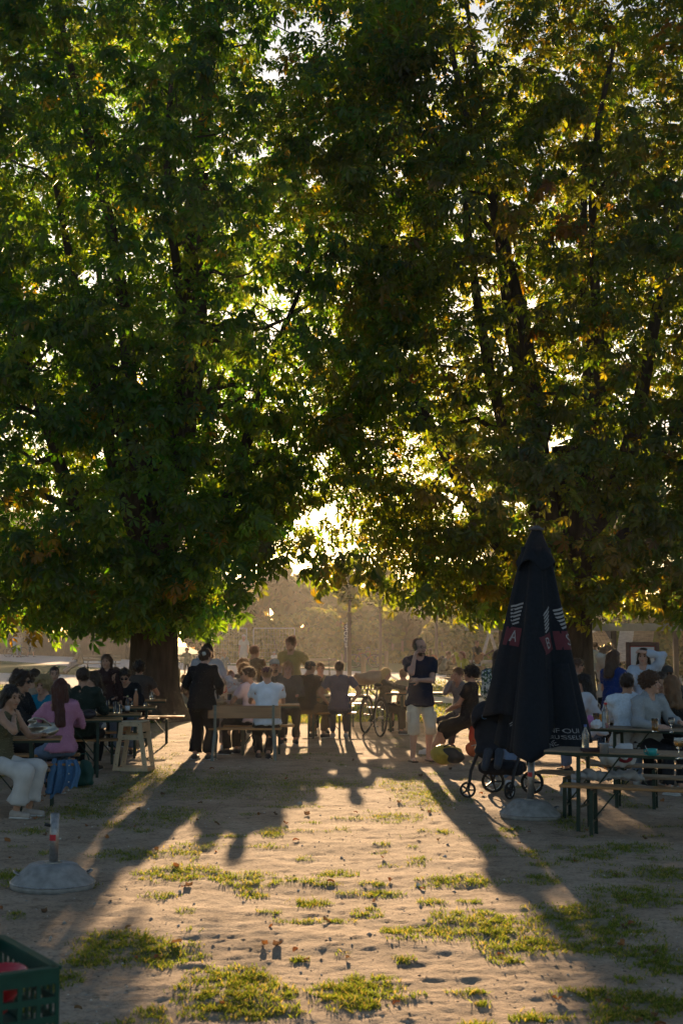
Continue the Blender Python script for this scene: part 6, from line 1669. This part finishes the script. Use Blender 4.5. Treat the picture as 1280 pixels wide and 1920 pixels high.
def bottle(lb, px, Y, z, r, h, m, capc, cat='bottle', label_c=None):
    root = empty('bottle', (x_at(px, Y, z), Y, z), 0, lb, cat, 'bottles on the tables')
    MB().lathe([(0, 0), (r * .95, 0), (r, .008), (r, h * .58), (r * .9, h * .66), (r * .42, h * .82), (r * .36, h * .93), (0, h * .93)], 20).build('body', m, root, True)
    MB().lathe([(r * .42, h * .92), (r * .42, h), (0, h)], 14).build('cap', mat('cap_%02d_%02d' % (int(capc[0] * 99), int(capc[2] * 99)), capc, .4), root, True)
    if label_c: MB().lathe([(r + .001, h * .15), (r + .001, h * .42)], 20).build('paper_label', mat('label_%02d' % int(label_c[0] * 99), label_c, .7), root, True)
    return root
tumbler('tall empty glass nearest the pale grey woman', 190, 20.15, h=.17, r=.042); tumbler('tall empty glass right of the other by the pale grey woman', 199, 20.2, h=.17, r=.04)
tumbler('empty glass at the left of the pair before the bending man', 217, 20.1, h=.155, r=.038); tumbler('empty glass at the right of the pair before the bending man', 225, 20.05, h=.12, r=.036)
tumbler('small glass beside the copper flask', 249, 22.0, h=.08, r=.034); tumbler('greenish glass alone on the farthest left table', 284, 24.1, h=.115, r=.036)
tumbler('low glass on the right end of the flask table', 272, 21.95, h=.05, r=.03)
bottle('brown beer bottle with a white label before the bending man', 239, 20.1, .777, .033, .24, mat('brown_bottle_glass', (.05, .02, .01), .1, transmission=.5), (.5, .45, .2), label_c=(.6, .6, .62))
bottle('copper coloured flask on the left table before the trunk', 255, 21.9, .777, .036, .26, mat('copper_flask', (.40, .19, .10), .4, .1, 8, metal=.3), (.5, .5, .5))
# right tables
Yb_ = 16.55
tumbler('half litre of amber beer before the smiling man', 1227, 16.4, .777, .040, .15, True, 'beer glass', grp='glasses of beer'); tumbler('stemmed empty glass right of the amber beer', 1258, 16.25, .777, .036, .17, False, foot=True)
tumbler('stemmed glass of pale beer at the right edge of the nearest table', 1272, 12.95, .777, .046, .19, True, 'beer glass', grp='glasses of beer', foot=True)
bottle('clear bottle with a red cap on the second right table', 1135, 17.0, .777, .048, .30, mat('frosted_clear', (.75, .78, .76), .12, transmission=.9), (.45, .04, .04))
bottle('clear water bottle with a blue cap beside the parasol', 1097, 13.95, .777, .036, .24, MATS['frosted_clear'], (.04, .1, .35))
tumbler('clear glass jar on the nearest right table', 1127, 13.75, .777, .04, .13); 
mb = MB(); mb.lathe([(0, 0), (.042, 0), (.044, .09), (.046, .095), (.042, .095), (.04, .01), (0, .01)], 20); o = mb.build('metal_tumbler', mat('zinc', (.4, .42, .45), .45, .2, 12, metal=.8), None, True); o.location = (x_at(1132, 13.52, .777), 13.52, .777); tag(o, 'grey metal tumbler on the nearest right table', 'tumbler')
root = empty('cup_and_saucer', (x_at(1221, 13.25, .777), 13.25, .777), 0, 'teal cup on its saucer on the nearest right table', 'cup')
teal = mat('teal_glaze', (.03, .28, .27), .25, .1, 10)
MB().lathe([(0, .0), (.045, .002), (.072, .014), (.074, .018), (.045, .008), (0, .006)], 24).build('saucer', teal, root, True); MB().lathe([(0, .01), (.028, .01), (.046, .03), (.050, .066), (.047, .066), (.043, .032), (0, .016)], 24).build('cup', teal, root, True)
MB().tube([(-.048, 0, .058), (-.072, 0, .055), (-.07, 0, .032), (-.043, 0, .028)], .006, 6).build('handle', teal, root, True)
root = empty('spoon', (x_at(1215, 13.2, .78), 13.2, .80), 0, 'thin spoon standing in the teal cup', 'spoon'); MB().tube([(0, 0, 0), (-.03, 0, .075)], .003, 6).build('spoon_handle', steel, root, True)
def slab(name, lb, cat, px, Y, z, d, m, rz=0.0):
    o = MB().box((0, 0, d[2] / 2), d, bev=.004).build(name, m); o.location = (x_at(px, Y, z), Y, z); o.rotation_euler = (0, 0, rz); return tag(o, lb, cat)
slab('mobile_phone', 'dark phone lying flat between the beer and the stemmed glass', 'phone', 1246, 16.35, .778, (.16, .08, .012), MATS['phone_glass'], .2)
slab('menu_booklet', 'dark menu booklet beside the blue capped water bottle', 'menu', 1110, 13.75, .778, (.21, .15, .03), mat('menu_cover', (.03, .012, .018), .5))
slab('orange_carton', 'small orange carton standing on the third right table', 'carton', 1123, 17.35, .83, (.06, .04, .09), mat('orange_card', (.60, .25, .02), .6))
mb = MB(); mb.lathe([(0, 0), (.06, 0), (.075, .05), (.09, .055), (.07, .062), (0, .05)], 20); o = mb.build('red_bowl', redpl, None, True); o.location = (x_at(1126, 17.3, .78), 17.3, .777); tag(o, 'red plastic bowl behind the red capped bottle', 'bowl')
s_ = Solid(); s_.ell((0, 0, .05), (.07, .05, .05), None, .02); o = solid_obj('tissue_pack', s_, mat('tissue_white', (.6, .62, .66), .8), None, .012, (), (.01, 50, 3)); o.location = (x_at(1117, 16.95, .78), 16.95, .777); tag(o, 'crumpled white tissue pack beside the red capped bottle', 'tissue')
s_ = Solid(); s_.ell((0, 0, .07), (.05, .05, .07), None, .02); o = solid_obj('pink_pouch', s_, mat('pink_plastic', (.5, .18, .4), .5), None, .012, (), (.01, 40, 8)); o.location = (x_at(1106, 17.2, .78), 17.2, .777); tag(o, 'pink pouch on the second right table next to the parasol', 'pouch')
tumbler('tall glass with amber drink behind the tissue pack', 1117, 17.25, .777, .04, .16, True, 'beer glass', grp='glasses of beer')
# middle table
root = empty('pitcher', (x_at(446, 22.5, .777), 22.5, .777), 0, 'frosted plastic pitcher on the middle table', 'pitcher')
MB().lathe([(0, 0), (.06, 0), (.085, .16), (.083, .16), (.058, .006), (0, .006)], 24).build('pitcher_wall', mat('frosted_plastic', (.72, .70, .66), .45, transmission=.6), root, True); MB().tube([(.075, 0, .13), (.12, 0, .12), (.115, 0, .05), (.068, 0, .04)], .009, 6).build('handle', MATS['frosted_plastic'], root, True)
tumbler('dark capped bottle shaped glass left of the pitcher', 430, 22.4, .777, .03, .16); tumbler('short clear glass right of the pitcher', 466, 22.35, .777, .038, .10)
s_ = Solid(); s_.ell((0, 0, .03), (.14, .08, .035), None, .02); s_.cap((-.1, 0, .05), (.02, 0, .09), .03, .03, .03); o = solid_obj('paper_wrap', s_, mat('kraft_paper', (.34, .23, .13), .8), None, .014, (), (.014, 40, 3)); o.location = (x_at(415, 22.4, .777), 22.4, .777); tag(o, 'crumpled kraft paper wrap on the middle table', 'paper')
tumbler('pint of pale beer held up by the man in the grey cap', 516, 25.2, .86, .04, .15, True, 'beer glass', grp='glasses of beer')
tumbler('glass of water before the woman in olive', 598, 26.7, .777, .04, .16)
tumbler('small glass at the left end of the slate tee table', 590, 26.6, .777, .035, .1)
# guitar
root = empty('guitar', (0, 0, 0), 0, 'brown acoustic guitar held by the guitarist', 'guitar'); root.matrix_world = guit['M'] @ Matrix.Translation((-.02, -.19, .93)) @ Matrix.Rotation(rad(-20), 4, 'Y')
s_ = Solid(); s_.ell((-.12, 0, 0), (.17, .05, .17), None, .03); s_.ell((.10, 0, 0), (.13, .05, .13), None, .05); solid_obj('sound_box', s_, mat('guitar_wood', (.20, .08, .03), .35), root, .02); MB().bar((.2, -.03, 0), (.68, -.03, 0), .03, .05).build('neck', frm, root); MB().box((.74, -.03, 0), (.14, .02, .07)).build('headstock', frm, root)
o = MB().box((0, 0, 0), (.012, .075, .15), bev=.004).build('mobile_phone', mat('white_phone', (.6, .6, .6), .3)); o.location = (x_at(864, 44, 1), 44.05, z_at(1247, 44)); tag(o, 'white mobile phone held by the woman in yellow', 'phone')
X, Y = gp(342, 1336); o = MB().blob((0, 0, 0), .11, 14, 10).build('ball', mat('pale_ball', (.42, .42, .38), .6, .2, 8), None, True); o.location = (X, Y, .11); tag(o, 'pale ball lying on the grass by the post', 'ball')
# ------------------------------------------------------------------ dusty evening air
mb = MB(); mb.box((0, 79, 11.9), (238, 194, 26.0))
hz = mb.build('haze', bpy.data.materials.new('dusty_air'))
hm = hz.data.materials[0]; hm.use_nodes = True
hn = hm.node_tree.nodes; hn.remove(hn['Principled BSDF'])
pv = hn.new('ShaderNodeVolumePrincipled')
pv.inputs['Color'].default_value = (.95, .93, .9, 1)
pv.inputs['Density'].default_value = .00045
pv.inputs['Anisotropy'].default_value = .58
hm.node_tree.links.new(pv.outputs[0], hn['Material Output'].inputs['Volume'])
tag(hz, 'thin golden dust haze filling the evening air', 'haze', kind='stuff')
